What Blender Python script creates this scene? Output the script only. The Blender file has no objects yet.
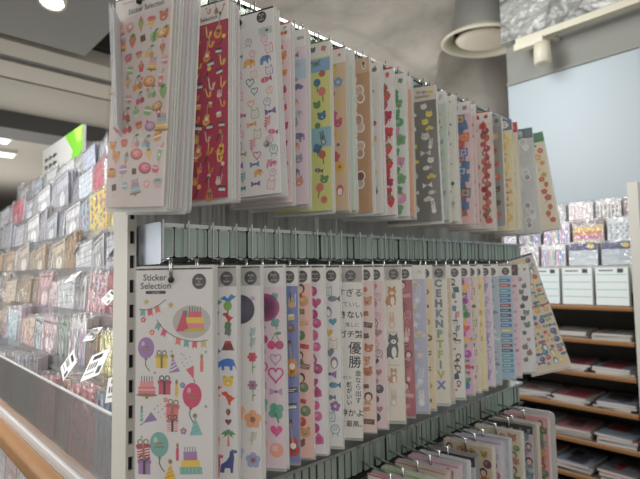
import bpy, math, random
from math import sin, cos, pi, radians as R
from mathutils import Vector, Matrix
rnd = random.Random(7)
SC = bpy.context.scene
COL = SC.collection
CZ = 1.45                                   # eye height
AX = R(46.4)
def W(u, v, z=0.0):                         # u runs along the rack, v into it, z from eye height
    return Vector((u*sin(AX) - v*cos(AX), u*cos(AX) + v*sin(AX), CZ + z))
RZ_UV = pi/2 - AX                           # rotation that turns local x into u, local y into v

# ------------------------------------------------------------------ colours and materials
def lin(c):
    return tuple((x/12.92 if x <= .04045 else ((x+.055)/1.055)**2.4) for x in [k/255. for k in c])
def mat(name, rgb=(128,128,128), rough=.5, metal=0., emit=0., noise=0., nscale=20., bump=0., bscale=40., trans=0., spec=.5, stretch=None, attr=False):
    m = bpy.data.materials.new(name); m.use_nodes = True
    nt = m.node_tree; b = nt.nodes['Principled BSDF']; L = nt.links
    c = lin(rgb) + (1,)
    b.inputs['Base Color'].default_value = c
    b.inputs['Roughness'].default_value = rough; b.inputs['Metallic'].default_value = metal
    b.inputs['Specular IOR Level'].default_value = spec
    if trans: b.inputs['Alpha'].default_value = 1-trans
    if emit:
        b.inputs['Emission Color'].default_value = c; b.inputs['Emission Strength'].default_value = emit
    if attr:
        a = nt.nodes.new('ShaderNodeAttribute'); a.attribute_name = 'Col'
        L.new(a.outputs['Color'], b.inputs['Base Color'])
    if noise or bump:
        tc = nt.nodes.new('ShaderNodeTexCoord'); mp = nt.nodes.new('ShaderNodeMapping')
        if stretch: mp.inputs['Scale'].default_value = stretch
        L.new(tc.outputs['Object'], mp.inputs['Vector'])
    if noise:
        n = nt.nodes.new('ShaderNodeTexNoise'); n.inputs['Scale'].default_value = nscale; n.inputs['Detail'].default_value = 5
        L.new(mp.outputs[0], n.inputs['Vector'])
        mx = nt.nodes.new('ShaderNodeMix'); mx.data_type = 'RGBA'
        mx.inputs['A'].default_value = tuple(x*(1-noise) for x in c[:3]) + (1,)
        mx.inputs['B'].default_value = tuple(min(1, x*(1+noise)) for x in c[:3]) + (1,)
        L.new(n.outputs['Fac'], mx.inputs['Factor']); L.new(mx.outputs['Result'], b.inputs['Base Color'])
    if bump:
        n = nt.nodes.new('ShaderNodeTexNoise'); n.inputs['Scale'].default_value = bscale; n.inputs['Detail'].default_value = 3
        L.new(mp.outputs[0], n.inputs['Vector'])
        bp = nt.nodes.new('ShaderNodeBump'); bp.inputs['Strength'].default_value = 1; bp.inputs['Distance'].default_value = bump
        L.new(n.outputs['Fac'], bp.inputs['Height']); L.new(bp.outputs[0], b.inputs['Normal'])
    return m
def film(name, tint, opacity, gloss, rough=.12, bump=.002, bscale=(25, 25, 6)):
    m = bpy.data.materials.new(name); m.use_nodes = True
    nt = m.node_tree; nt.nodes.clear(); N = nt.nodes.new; L = nt.links.new
    out = N('ShaderNodeOutputMaterial'); tr = N('ShaderNodeBsdfTransparent'); df = N('ShaderNodeBsdfDiffuse'); gl = N('ShaderNodeBsdfGlossy')
    tr.inputs[0].default_value = (.97, .97, .97, 1); df.inputs[0].default_value = lin(tint)+(1,); gl.inputs['Roughness'].default_value = rough
    tc = N('ShaderNodeTexCoord'); mp = N('ShaderNodeMapping'); mp.inputs['Scale'].default_value = bscale
    ns = N('ShaderNodeTexNoise'); ns.inputs['Scale'].default_value = 1; ns.inputs['Detail'].default_value = 2
    bp = N('ShaderNodeBump'); bp.inputs['Strength'].default_value = 1; bp.inputs['Distance'].default_value = bump
    L(tc.outputs['Object'], mp.inputs[0]); L(mp.outputs[0], ns.inputs['Vector']); L(ns.outputs['Fac'], bp.inputs['Height'])
    L(bp.outputs[0], gl.inputs['Normal'])
    fr = N('ShaderNodeLayerWeight'); fr.inputs[0].default_value = .5; L(bp.outputs[0], fr.inputs['Normal'])
    pw = N('ShaderNodeMath'); pw.operation = 'POWER'; pw.inputs[1].default_value = 4; L(fr.outputs['Facing'], pw.inputs[0])
    ad = N('ShaderNodeMath'); ad.operation = 'MULTIPLY_ADD'; ad.inputs[1].default_value = .75; ad.inputs[2].default_value = .06; L(pw.outputs[0], ad.inputs[0])
    mu = N('ShaderNodeMath'); mu.operation = 'MULTIPLY'; mu.inputs[1].default_value = gloss; mu.use_clamp = True; L(ad.outputs[0], mu.inputs[0])
    m1 = N('ShaderNodeMixShader'); m1.inputs[0].default_value = opacity; L(tr.outputs[0], m1.inputs[1]); L(df.outputs[0], m1.inputs[2])
    m2 = N('ShaderNodeMixShader'); L(mu.outputs[0], m2.inputs[0]); L(m1.outputs[0], m2.inputs[1]); L(gl.outputs[0], m2.inputs[2])
    L(m2.outputs[0], out.inputs[0]); return m
def crease(m, scale, dark, dist):  # wrinkle bump, with crease shade also multiplied into the base colour
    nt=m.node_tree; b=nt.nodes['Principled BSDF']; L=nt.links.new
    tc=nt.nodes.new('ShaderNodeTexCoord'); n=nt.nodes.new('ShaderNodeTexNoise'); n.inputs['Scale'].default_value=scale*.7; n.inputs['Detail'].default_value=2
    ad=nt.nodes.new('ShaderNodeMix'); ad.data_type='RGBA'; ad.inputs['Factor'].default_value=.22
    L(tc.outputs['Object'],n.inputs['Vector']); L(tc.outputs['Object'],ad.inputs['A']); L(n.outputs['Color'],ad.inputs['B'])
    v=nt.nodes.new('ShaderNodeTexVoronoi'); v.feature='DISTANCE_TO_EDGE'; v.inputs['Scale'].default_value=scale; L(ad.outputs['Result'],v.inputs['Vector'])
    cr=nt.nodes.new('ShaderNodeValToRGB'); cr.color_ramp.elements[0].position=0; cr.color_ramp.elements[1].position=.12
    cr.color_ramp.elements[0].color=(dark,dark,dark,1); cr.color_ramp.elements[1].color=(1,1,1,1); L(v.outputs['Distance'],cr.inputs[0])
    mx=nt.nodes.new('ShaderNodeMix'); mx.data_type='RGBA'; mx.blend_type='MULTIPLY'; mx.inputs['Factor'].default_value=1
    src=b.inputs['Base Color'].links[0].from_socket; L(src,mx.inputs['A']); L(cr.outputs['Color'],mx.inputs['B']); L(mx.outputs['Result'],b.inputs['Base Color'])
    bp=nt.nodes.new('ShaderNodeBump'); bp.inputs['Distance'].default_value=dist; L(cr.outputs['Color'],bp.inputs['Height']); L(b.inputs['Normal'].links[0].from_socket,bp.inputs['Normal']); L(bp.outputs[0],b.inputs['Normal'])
M = dict(
 printed = mat('printed_card', rough=.5, attr=True, spec=.3),
 foil = mat('foil_print', (176,140,70), .3, .7),
 sleeve = film('clear_sleeve', (225,225,225), .035, 1.3, .13, .004),
 crinkle = film('crinkled_bag', (240,243,246), .12, 1.5, .12, .006, (60,60,45)),
 edge = film('sleeve_edge', (240,241,240), .4, 1.5, .15, .002),
 acrylic = film('clear_acrylic', (235,238,242), .13, 1.6, .03, .0006, (8,8,8)),  # milky opacity brightens the fence, standing in for white reflections
 acredge = film('acrylic_edge', (240,243,245), .75, 1.0, .1, .0),
 chrome = mat('chrome', (185,188,186), .22, .95, noise=.15, nscale=60),
 dark_metal = mat('dark_metal', (52,56,54), .4, .6),
 rail_plate = mat('green_grey_plate', (150,166,156), .2, .35, noise=.3, nscale=30, stretch=(1,1,.3)),
 rail_end = mat('brushed_end_plate', (160,170,180), .25, .6, noise=.25, nscale=25),
 panel = mat('back_panel', (170,172,168), .3, .5, noise=.7, nscale=3, bump=.004, bscale=4, stretch=(12,1,.5)),
 cream = mat('cream_paint', (206,203,194), .45, noise=.03, nscale=8),
 black = mat('black_slot', (12,12,12), .6),
 wood = mat('wood_edge', (146,106,66), .4, noise=.2, nscale=9, stretch=(1,8,8)),
 shelf_white = mat('shelf_white', (190,190,186), .5),
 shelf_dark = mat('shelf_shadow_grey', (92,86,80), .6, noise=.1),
 ceil_left = mat('ceiling_grey', (128,128,126), .8, noise=.06, nscale=3),
 ceil_beige = mat('ceiling_beige', (165,160,150), .8, noise=.05, nscale=2),
 ceil_tan = mat('ceiling_tan', (148,144,136), .8, noise=.05, nscale=2),
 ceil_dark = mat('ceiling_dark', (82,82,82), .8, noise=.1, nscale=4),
 plaster = mat('wrinkled_lagging', (180,175,166), .6, noise=.22, nscale=1.6, bump=.12, bscale=1.8),
 silver_lag = mat('silver_lagging', (170,170,165), .42, .3, noise=.3, nscale=14, bump=.02, bscale=16),
 duct = mat('duct_grey', (138,138,132), .55, .1, noise=.08, nscale=5),
 wall = mat('wall_blue_grey', (168,179,185), .4, noise=.04, nscale=3, bump=.0003, bscale=30),
 bulk = mat('bulkhead_grey', (140,140,134), .7, noise=.05, nscale=3),
 vent = mat('vent_cream', (206,200,180), .45),
 vent_in = mat('vent_inner', (216,206,188), .5),
 floor = mat('floor_vinyl', (150,140,125), .35, noise=.08, nscale=6),
 light = mat('lamp_glow', (255,252,240), .5, emit=9),
 tube = mat('tube_glow', (255,250,235), .5, emit=1.8),
)

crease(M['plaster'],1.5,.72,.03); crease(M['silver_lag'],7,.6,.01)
# ------------------------------------------------------------------ mesh builder
class MB:
    def __init__(s): s.v=[]; s.f=[]; s.c=[]; s.mi=[]; s.T=Matrix.Identity(4)
    def add(s, vs, fs, col=(255,255,255), mi=0):
        o = len(s.v); s.v += [tuple(s.T @ Vector(p)) for p in vs]
        for f in fs: s.f.append([o+i for i in f]); s.c.append(col); s.mi.append(mi)
    def box(s, a, b, col=(255,255,255), mi=0):
        x0,y0,z0 = a; x1,y1,z1 = b
        s.add([(x0,y0,z0),(x1,y0,z0),(x1,y1,z0),(x0,y1,z0),(x0,y0,z1),(x1,y0,z1),(x1,y1,z1),(x0,y1,z1)],
              [(0,3,2,1),(4,5,6,7),(0,1,5,4),(1,2,6,5),(2,3,7,6),(3,0,4,7)], col, mi)
    def bevbox(s, a, b, r, axis=1, col=(255,255,255), mi=0, n=4):   # box with rounded corners across an axis
        i,j = [k for k in range(3) if k != axis]
        pts = []
        for cx,cy,a0 in ((b[i]-r,b[j]-r,0),(a[i]+r,b[j]-r,90),(a[i]+r,a[j]+r,180),(b[i]-r,a[j]+r,270)):
            for k in range(n+1):
                t = R(a0+90*k/n); pts.append((cx+r*cos(t), cy+r*sin(t)))
        vs = []
        for w in (a[axis], b[axis]):
            for p in pts:
                q=[0,0,0]; q[i]=p[0]; q[j]=p[1]; q[axis]=w; vs.append(q)
        N=len(pts); fs=[tuple(range(N)), tuple(range(2*N-1,N-1,-1))]+[(k,(k+1)%N,N+(k+1)%N,N+k) for k in range(N)]
        s.add(vs, fs, col, mi)
    def tube(s, pts, r, n=8, col=(255,255,255), mi=0):
        pts=[Vector(p) for p in pts]; vs=[]; fs=[]
        rr = r if isinstance(r,(list,tuple)) else [r]*len(pts)
        for k,p in enumerate(pts):
            d=(pts[min(k+1,len(pts)-1)]-pts[max(k-1,0)]).normalized()
            a=d.cross(Vector((0,0,1)));
            if a.length<.1: a=d.cross(Vector((1,0,0)))
            a.normalize(); b=d.cross(a)
            for q in range(n):
                t=2*pi*q/n; vs.append(p+(a*cos(t)+b*sin(t))*rr[k])
        for k in range(len(pts)-1):
            for q in range(n): fs.append((k*n+q,k*n+(q+1)%n,(k+1)*n+(q+1)%n,(k+1)*n+q))
        fs += [tuple(range(n-1,-1,-1)), tuple(range((len(pts)-1)*n, len(pts)*n))]
        s.add(vs, fs, col, mi)
    def lathe(s, prof, c=(0,0,0), n=40, col=(255,255,255), mi=0):
        vs=[(c[0]+r*cos(2*pi*k/n), c[1]+r*sin(2*pi*k/n), c[2]+z) for r,z in prof for k in range(n)]
        fs=[(i*n+k,i*n+(k+1)%n,(i+1)*n+(k+1)%n,(i+1)*n+k) for i in range(len(prof)-1) for k in range(n)]
        s.add(vs, fs, col, mi)
    def ball(s, c, r, n=10, m=7, col=(255,255,255), mi=0):
        s.lathe([(max(1e-5,r*sin(pi*i/m)), -r*cos(pi*i/m)) for i in range(m+1)], c, n, col, mi)
    def build(s, name, m='printed', parent=None, smooth=False, loc=None, rz=None):
        me = bpy.data.meshes.new(name); me.from_pydata(s.v, [], s.f)
        ms = m if isinstance(m,(list,tuple)) else [m]
        for k in ms: me.materials.append(M[k])
        me.polygons.foreach_set('material_index', s.mi)
        if 'printed' in ms:
            a = me.color_attributes.new('Col','FLOAT_COLOR','CORNER'); d=[]
            cache={}
            for f,c in zip(s.f,s.c):
                if c not in cache: cache[c]=list(lin(c))+[1.]
                d += cache[c]*len(f)
            a.data.foreach_set('color', d)
        if smooth: me.polygons.foreach_set('use_smooth',[True]*len(s.f))
        me.update()
        o = bpy.data.objects.new(name, me); COL.objects.link(o)
        if parent: o.parent = parent
        if loc is not None: o.location = loc
        if rz is not None: o.rotation_euler = (0,0,rz)
        return o
def tag(o, label=None, cat=None, group=None, kind=None):
    if label: o['label']=label
    if cat: o['category']=cat
    if group: o['group']=group
    if kind: o['kind']=kind
    return o
def empty(name, loc=(0,0,0), rot=(0,0,0)):
    o = bpy.data.objects.new(name, None); o.empty_display_size=.02; COL.objects.link(o); o.location=loc; o.rotation_euler=rot; return o
def uvbox(name, a, b, m, parent=None, rnd_=0, axis=0):          # box in rack coordinates (u,v,z)
    c=[(a[i]+b[i])/2 for i in range(3)]; h=[(b[i]-a[i])/2 for i in range(3)]
    k=MB()
    if rnd_: k.bevbox([-x for x in h],h,rnd_,axis)
    else: k.box([-x for x in h],h)
    o=k.build(name,m,None); o.location=W(*c); o.rotation_euler=(0,0,RZ_UV)
    if parent:
        o.parent=parent; o.matrix_parent_inverse = parent_mat(parent).inverted()
    return o
def parent_mat(p): return Matrix.Translation(p.location) @ p.rotation_euler.to_matrix().to_4x4()

# ------------------------------------------------------------------ flat printing: shapes in mm on the face of a card
_txt = {}
def text_mesh(s, bold):
    if (s,bold) in _txt: return _txt[(s,bold)]
    cu = bpy.data.curves.new('lettering','FONT'); cu.body=s; cu.size=1; cu.align_x='CENTER'; cu.align_y='CENTER'; cu.resolution_u=2; cu.offset=bold
    o = bpy.data.objects.new('lettering',cu); COL.objects.link(o); bpy.context.view_layer.update()
    dg = bpy.context.evaluated_depsgraph_get(); me = bpy.data.meshes.new_from_object(o.evaluated_get(dg))
    r = ([(p.co.x,p.co.y) for p in me.vertices],[tuple(f.vertices) for f in me.polygons])
    bpy.data.objects.remove(o); bpy.data.meshes.remove(me); bpy.data.curves.remove(cu)
    _txt[(s,bold)] = r; return r
class CV:
    def __init__(s, mb, step=.00009): s.z=1; s.mb=mb; s.st=[(0,0,1,0)]; s.step=step; s.base=1
    def at(s,x,y,k=1,rot=0): s.st=[(x,y,k*(s.z if (x or y) else 1),R(rot))]; return s
    def P(s,p):
        x,y,k,r=s.st[-1]; return (x+k*(p[0]*cos(r)-p[1]*sin(r)), y+k*(p[0]*sin(r)+p[1]*cos(r)))
    def poly(s,pts,col,l=1,mi=0):
        col=lt(col,.07); q=[s.P(p) for p in pts]; y=-(s.base+l)*s.step
        s.mb.add([(a*.001,y,b*.001) for a,b in q],[tuple(range(len(q)))],col,mi)
    def ell(s,x,y,rx,ry,col,l=1,n=14,rot=0,mi=0):
        t0=R(rot); s.poly([(x+rx*cos(t)*cos(t0)-ry*sin(t)*sin(t0), y+rx*cos(t)*sin(t0)+ry*sin(t)*cos(t0)) for t in [2*pi*k/n for k in range(n)]],col,l,mi)
    def rect(s,x0,y0,x1,y1,col,l=1): s.poly([(x0,y0),(x1,y0),(x1,y1),(x0,y1)],col,l)
    def line(s,pts,w,col,l=1,closed=False):
        n=len(pts); rng=range(n if closed else n-1)
        for i in rng:
            a=pts[i]; b=pts[(i+1)%n]; dx,dy=b[0]-a[0],b[1]-a[1]; d=math.hypot(dx,dy) or 1; nx,ny=-dy/d*w/2,dx/d*w/2
            ex,ey=dx/d*w*.3,dy/d*w*.3
            s.poly([(a[0]+nx-ex,a[1]+ny-ey),(b[0]+nx+ex,b[1]+ny+ey),(b[0]-nx+ex,b[1]-ny+ey),(a[0]-nx-ex,a[1]-ny-ey)],col,l)
    def ring(s,x,y,r,w,col,l=1,ry=None):
        ry=ry or r; s.line([(x+r*cos(2*pi*k/14),y+ry*sin(2*pi*k/14)) for k in range(14)],w,col,l,True)
    def text(s,t,x,y,size,col,l=1,bold=0.,sx=1.,rot=0):
        vs,fs=text_mesh(t,bold); r=R(rot); o=-(s.base+l)*s.step
        q=[s.P((x+size*(a*sx*cos(r)-b*sin(r)), y+size*(a*sx*sin(r)+b*cos(r)))) for a,b in vs]
        s.mb.add([(a*.001,o,b*.001) for a,b in q],fs,col)
def dk(c,k=.7): return tuple(max(0,min(255,int(x*k))) for x in c)
def lt(c,k=.5): return tuple(int(x+(255-x)*k) for x in c)
PK=(222,84,110);TL=(110,176,166);PU=(160,120,180);YE=(238,204,70);CO=(232,120,100);GD=(150,120,60);BK=(35,35,40);WH=(240,238,234);RD=(196,40,52);GN=(74,146,80);BL=(40,120,190);NV=(40,56,130);BR=(140,92,56);OR=(232,146,60);LG=(150,150,150)
# motifs are about 10 units tall around their centre
def balloon(c,a,b):
    c.ell(0,1.5,3.6,4.4,a,1,18); c.poly([(-.8,-3.4),(.8,-3.4),(0,-2.4)],dk(a),2); c.ell(-1.3,3,.8,1.2,lt(a,.5),2,8)
    c.line([(0,-3.4),(-.3,-5),(.4,-6.5),(1.6,-8)],.35,BK); c.line([(-1.4,2),(1.4,2)],.5,GD,3); c.line([(-1.6,.6),(1.6,.6)],.5,GD,3)
def gift(c,a,b):
    c.rect(-3,-4,3,2,a); c.rect(-3.4,1,3.4,2.6,dk(a,.88),2); c.rect(-.6,-4,.6,2.6,b,3)
    c.ring(-1.4,3.6,1.1,.5,b,2); c.ring(1.4,3.6,1.1,.5,b,2)
def gift_striped(c,a,b):
    gift(c,a,b)
    for k in range(4): c.line([(-2.8,-3.6+k*1.2),(2.8,-2.6+k*1.2)],.45,WH,2)
def hat(c,a,b):
    c.poly([(-3,-4),(3,-4),(0,4)],a); c.line([(-2.4,-3),(1.6,-1.6)],.7,b,2); c.line([(-1.7,-1.3),(1,0)],.6,b,2); c.line([(-1,.8),(.5,1.6)],.5,b,2); c.ell(0,4.4,1.1,1.1,GD,2,8)
def candle(c,a,b):
    c.rect(-.9,-5,.9,2,a); c.ell(0,3.4,.8,1.6,GD,1,8); c.line([(-.9,-3),(.9,-2)],.4,b,2); c.line([(-.9,-1),(.9,0)],.4,b,2)
def cake(c,a,b):
    c.rect(-4,-3.4,4,0,a); c.rect(-3.2,0,3.2,2.2,b); c.rect(-4,-1.6,4,-1.1,lt(a,.6),2)
    for k in range(5): c.line([(-2.4+k*1.2,2.2),(-2.4+k*1.2,4.4)],.35,BK,1)
    c.ell(0,-3.6,5,.7,GD,1,12); c.rect(-.7,-5.2,.7,-4,GD,1)
def cake3(c,a,b):
    c.rect(-6,-6,6,-2.4,TL); c.rect(-5,-2.4,5,1,YE); c.rect(-3.7,1,3.7,5.2,PU); c.rect(-3.7,1,3.7,1.8,PK,2)
    for k in range(6): c.line([(-5+k*2,-5.6),(-5+k*2,-3)],.3,lt(TL,.5),2)
    for k in range(5): c.line([(-2.8+k*1.4,5.2),(-2.8+k*1.4,7.6)],.35,BK,1)
def popper(c,a,b):
    c.poly([(-4.5,-4),(-1.4,1.6),(2,-1.6)],a); c.line([(-4.5,-4),(-5.6,-5)],.5,GD)
    for k,(x,y) in enumerate([(0,3),(2,2),(3.4,0),(1.2,4.6),(3.6,3.6),(5,1.8),(2.6,5.6),(4.8,5)]): c.ell(x,y,.4,.4,[PK,TL,YE,PU][k%4],1,6)
def star(c,a,b,n=5,r=3,r2=1.3): c.poly([((r if k%2==0 else r2)*cos(pi/2+pi*k/n),(r if k%2==0 else r2)*sin(pi/2+pi*k/n)) for k in range(2*n)],a)
def heart(c,a,b): c.poly([(2.6*1.25*sin(t)**3, 2.9*(13*cos(t)-5*cos(2*t)-2*cos(3*t)-cos(4*t))/14) for t in [2*pi*k/20 for k in range(20)]],a)
def heart_o(c,a,b): c.line([(3.2*sin(t)**3, 3*(13*cos(t)-5*cos(2*t)-2*cos(3*t)-cos(4*t))/14) for t in [2*pi*k/18 for k in range(18)]],.8,a,1,True)
def flower(c,a,b):
    for k in range(5): t=2*pi*k/5+.3; c.ell(2.2*cos(t),2.2*sin(t),1.7,1.7,a,1,9)
    c.ell(0,0,1.2,1.2,b,2,8)
def stem_flower(c,a,b):
    c.line([(0,-5),(.3,-1),(0,2)],.4,GN); c.poly([(0,-3),(2.2,-1.6),(.2,-2)],GN); 
    for k in range(6): t=2*pi*k/6; c.ell(1.7*cos(t),3+1.7*sin(t),1.1,.9,a,1,8)
    c.ell(0,3,.9,.9,b,2,8)
def sprig(c,a,b):
    c.line([(-1,-5),(0,0),(1,4)],.35,dk(a))
    for k in range(4): c.ell(-1.3+k*.3,-2+k*1.7,1.2,.6,a,1,8,140); c.ell(1.3+k*.3,-1+k*1.5,1.2,.6,lt(a,.3),1,8,40)
def clover(c,a,b):
    for k in range(4): t=pi/2*k+.6; c.ell(1.8*cos(t),1.8*sin(t),1.7,1.7,a,1,10)
    c.line([(0,-1),(1,-4.5)],.6,dk(a))
def cherries(c,a,b):
    c.ell(-2,-1.6,2.1,2.1,a); c.ell(2,-1.6,2.1,2.1,dk(a,.85)); c.line([(-2,.4),(0,4)],.4,GN); c.line([(2,.4),(0,4)],.4,GN); c.ell(1.5,4,1.6,.8,GN,1,8)
def strawberry(c,a,b):
    c.poly([(-2.8,1),(-2,-1.4),(0,-4),(2,-1.4),(2.8,1),(1.6,2.6),(-1.6,2.6)],a); c.poly([(-2.4,3),(0,1.6),(2.4,3),(.6,3.4),(0,4.6),(-.6,3.4)],GN,2)
    for x,y in ((-1,0),(1,0),(0,-1.8),(0,1)): c.ell(x,y,.25,.35,YE,2,5)
def apple(c,a,b): c.ell(-1,0,2.2,2.8,a); c.ell(1,0,2.2,2.8,a); c.line([(0,2),(.6,4)],.5,BR,2); c.ell(1.6,3.6,1.2,.6,GN,2,8,20)
def tree(c,a,b): c.rect(-.4,-5,.4,0,BR); c.ell(0,2,2.8,3,a,2)
def palm(c,a,b):
    c.poly([(-.7,-5),(.7,-5),(.3,1),(-.3,1)],CO)
    for d in (-1,1):
        c.poly([(0,1),(d*2,3.2),(d*4.2,1)],GN,2); c.poly([(0,1.4),(d*1.6,1.4),(d*3,-1)],dk(GN),2)
    c.ell(0,2.6,1.4,1.2,GN,2,8)
def volcano(c,a,b): c.poly([(-4,-3),(4,-3),(1.6,2.6),(-1.6,2.6)],(120,40,36)); c.poly([(-1.6,2.6),(1.6,2.6),(2,.4),(.6,1.2),(-.4,-.2),(-1.4,1)],RD,2)
def dino(c,a,b):
    c.poly([(-4,-5),(-3.4,-1.6),(-1,0),(.4,2),(.6,4),(1.8,5),(3.8,4.6),(4,3.6),(2.4,3.4),(2.6,1),(2.2,-2),(2,-5),(1,-5),(.8,-3),(-1.6,-3),(-2,-5)],a); c.ell(2.4,4.3,.25,.25,WH,2,6)
def dino2(c,a,b):
    c.poly([(-5,1),(-3,2.4),(0,3),(3,2.4),(4,0),(5,-3),(3.6,-1),(2.6,-1),(2.4,-3.4),(1,-3.4),(.8,-1.4),(-2,-1.2),(-2.2,-3.4),(-3.6,-3.4),(-3.6,-.6)],a)
def trex(c,a,b): c.poly([(-4,3),(-1,3.6),(0,2),(3.6,0),(5,.4),(1.6,-2.6),(1.4,-4.4),(.2,-4.4),(-.4,-2),(-1.8,.6),(-4,1.6)],a)
def pterodactyl(c,a,b): c.poly([(-5,1),(-2,3),(0,1.4),(2,4),(5,2.4),(2,.4),(1,-1.6),(-.6,-.6),(-2,.4)],a)
def cloud(c,a,b): c.ell(-2,0,2,1.6,a); c.ell(0,1,2.3,2,a); c.ell(2.2,0,2,1.5,a)
def face(c,a,b):
    c.poly([(-2.8,1),(-2.6,4),(-.8,2.6)],dk(a,.85)); c.poly([(2.8,1),(2.6,4),(.8,2.6)],dk(a,.85)); c.ell(0,0,3.3,2.8,a,2)
    c.ell(-1.2,.3,.35,.4,BK,3,6); c.ell(1.2,.3,.35,.4,BK,3,6); c.ell(0,-.7,.9,.6,WH,3,8); c.ell(0,-.5,.3,.2,BK,4,6)
def bear(c,a,b): c.ell(-2.2,2.3,1.1,1.1,dk(a,.85)); c.ell(2.2,2.3,1.1,1.1,dk(a,.85)); c.ell(0,0,3.2,2.8,a,2); c.ell(-1.1,.4,.3,.35,BK,3,6); c.ell(1.1,.4,.3,.35,BK,3,6); c.ell(0,-.8,.9,.6,b,3,8)
def girl(c,a,b): c.ell(0,.6,3,3.2,(60,44,40)); c.ell(0,0,2,2.3,(240,208,186),2); c.poly([(-2.6,-5),(2.6,-5),(1.4,-2),(-1.4,-2)],a,1)
def dog(c,a,b):
    c.poly([(-2.6,-5),(2,-5),(2.6,-1),(2,2),(-1,2),(-2.8,-1)],a); c.ell(.6,-2.2,1.1,2.4,WH,2,10); c.ell(.4,3,2.3,2,a,2)
    c.poly([(-1.6,3.6),(-1.4,6),(.2,4.8)],dk(a,.8),1); c.poly([(2.2,3.6),(2.2,6),(.8,4.8)],dk(a,.8),1); c.ell(.5,2.3,1.2,1,WH,3,9); c.ell(.5,2.5,.35,.3,BK,4,6); c.ell(-.3,3.3,.25,.25,BK,4,6); c.ell(1.3,3.3,.25,.25,BK,4,6)
    c.ell(-1.4,-4.8,.9,.5,WH,3,8); c.ell(1.2,-4.8,.9,.5,WH,3,8); c.line([(-2.6,-3),(-4,-1.6),(-3.6,0)],1,a,1)
def bunny(c,a,b): c.ell(-1,4,.7,2,a); c.ell(1,4,.7,2,a); c.ell(0,1,2.2,1.9,a,1); c.ell(0,-2.6,2.2,2.6,a,1); c.ell(-.7,1.2,.2,.25,BK,2,6); c.ell(.7,1.2,.2,.25,BK,2,6); c.ell(0,-2.6,1.2,1.6,lt(a,.6),2)
def elephant(c,a,b): c.poly([(-4,-3),(-4,1),(-2,3),(2,3),(4,2),(4.6,-1),(3.6,-2),(3.4,.4),(2.4,0),(2.2,-3),(1,-3),(.8,-1),(-1.6,-1),(-1.8,-3)],a); c.ell(1.6,1.4,1,1.3,dk(a,.8),2,8)
def crab(c,a,b): c.ell(0,0,3,2,a); c.ell(-3.6,2,1,1,a,1,8); c.ell(3.6,2,1,1,a,1,8); c.line([(-2,-1),(-3.6,-2.6)],.6,a); c.line([(2,-1),(3.6,-2.6)],.6,a); c.line([(-2.4,.6),(-3.4,1.6)],.6,a); c.line([(2.4,.6),(3.4,1.6)],.6,a); c.ell(-.8,.6,.3,.3,BK,2,6); c.ell(.8,.6,.3,.3,BK,2,6)
def fish(c,a,b): c.ell(-.4,0,3,1.9,a); c.poly([(2,0),(4.4,2),(4.4,-2)],dk(a),1); c.ell(-2,.4,.3,.3,BK,2,6); c.line([(-.6,1.4),(-.6,-1.4)],.5,b,2)
def penguin(c,a,b): c.ell(0,0,2.6,4,a); c.ell(0,-.8,1.7,2.7,WH,2); c.ell(-.7,2,.25,.3,BK,3,6); c.ell(.7,2,.25,.3,BK,3,6); c.poly([(-.5,1.4),(.5,1.4),(0,.7)],OR,3)
def guitar(c,a,b):
    c.rect(-.45,0,.45,9,BR,3); c.rect(-.9,8.4,.9,10.6,dk(BR),3); c.ell(-.3,-4,3.3,3.2,a); c.ell(.2,-.4,2.4,2.3,a,1); c.ell(0,-2.2,1.5,1.5,b,2); c.rect(-1,-4.8,1,-4,BK,3)
    for d in (-.2,.2): c.line([(d,-4.4),(d,9)],.12,WH,4)
def sax(c,a,b):
    c.line([(-1.6,4.4),(-1.2,1.5),(-.8,-1.4)],1.1,a); c.line([(-.8,-1.4),(-.2,-3),(1.2,-3.6),(2.4,-2.8)],1.6,a,2); c.poly([(1.4,-3),(3,-2.4),(4.4,.8),(1.4,.6)],a,1); c.ell(2.9,.7,1.5,.6,dk(a,.6),3,9); c.line([(-1.6,4.4),(-3.2,4.8),(-3.8,4)],.6,dk(a,.7),2)
    for q in range(3): c.ell(-1.1+q*.15,2.4-q*1.3,.4,.4,WH,3,6)
def mic(c,a,b): c.line([(-2.6,-4),(.8,1)],1.2,BK); c.ell(1.6,2.4,1.8,1.8,a,2)
def violin(c,a,b): c.ell(0,-2.4,2.2,2.2,a); c.ell(0,.4,1.7,1.7,a); c.line([(0,0),(0,5)],.6,BK,2); c.line([(2.4,-4),(3.2,4)],.35,WH,2)
def drum(c,a,b): c.rect(-2.4,-2,2.4,1.4,a); c.ell(0,1.4,2.4,.9,WH,2); c.line([(-2.4,-2),(0,1),(2.4,-2)],.35,YE,2)
def keyboard(c,a,b):
    c.rect(-3.4,-2,3.4,2,BK)
    c.rect(-3,-1.6,3,.6,WH,2)
    for k in range(6): c.rect(-2.6+k,-.4,-2.2+k,.6,BK,3)
def bowl(c,a,b): c.poly([(-3.4,.6),(3.4,.6),(2,-2.8),(-2,-2.8)],a); c.ell(0,.8,3.4,1.4,b,2); c.ell(-1,1.2,.8,.6,RD,3,7); c.ell(1,1,.8,.6,GN,3,7)
def pie(c,a,b): c.ell(0,0,4.6,3,dk(a,.75)); c.ell(0,.4,4,2.4,a,2); c.ell(.4,.6,2.6,1.4,lt(a,.4),3); c.ell(1.6,.4,.6,.5,RD,4,7)
def icecream(c,a,b): c.poly([(-1.6,0),(1.6,0),(0,-4.6)],(206,150,90)); c.ell(0,1.2,2.2,2,a,2); c.ell(0,3,1.5,1.4,b,2); c.ell(0,4.6,.5,.5,RD,3,7)
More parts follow.
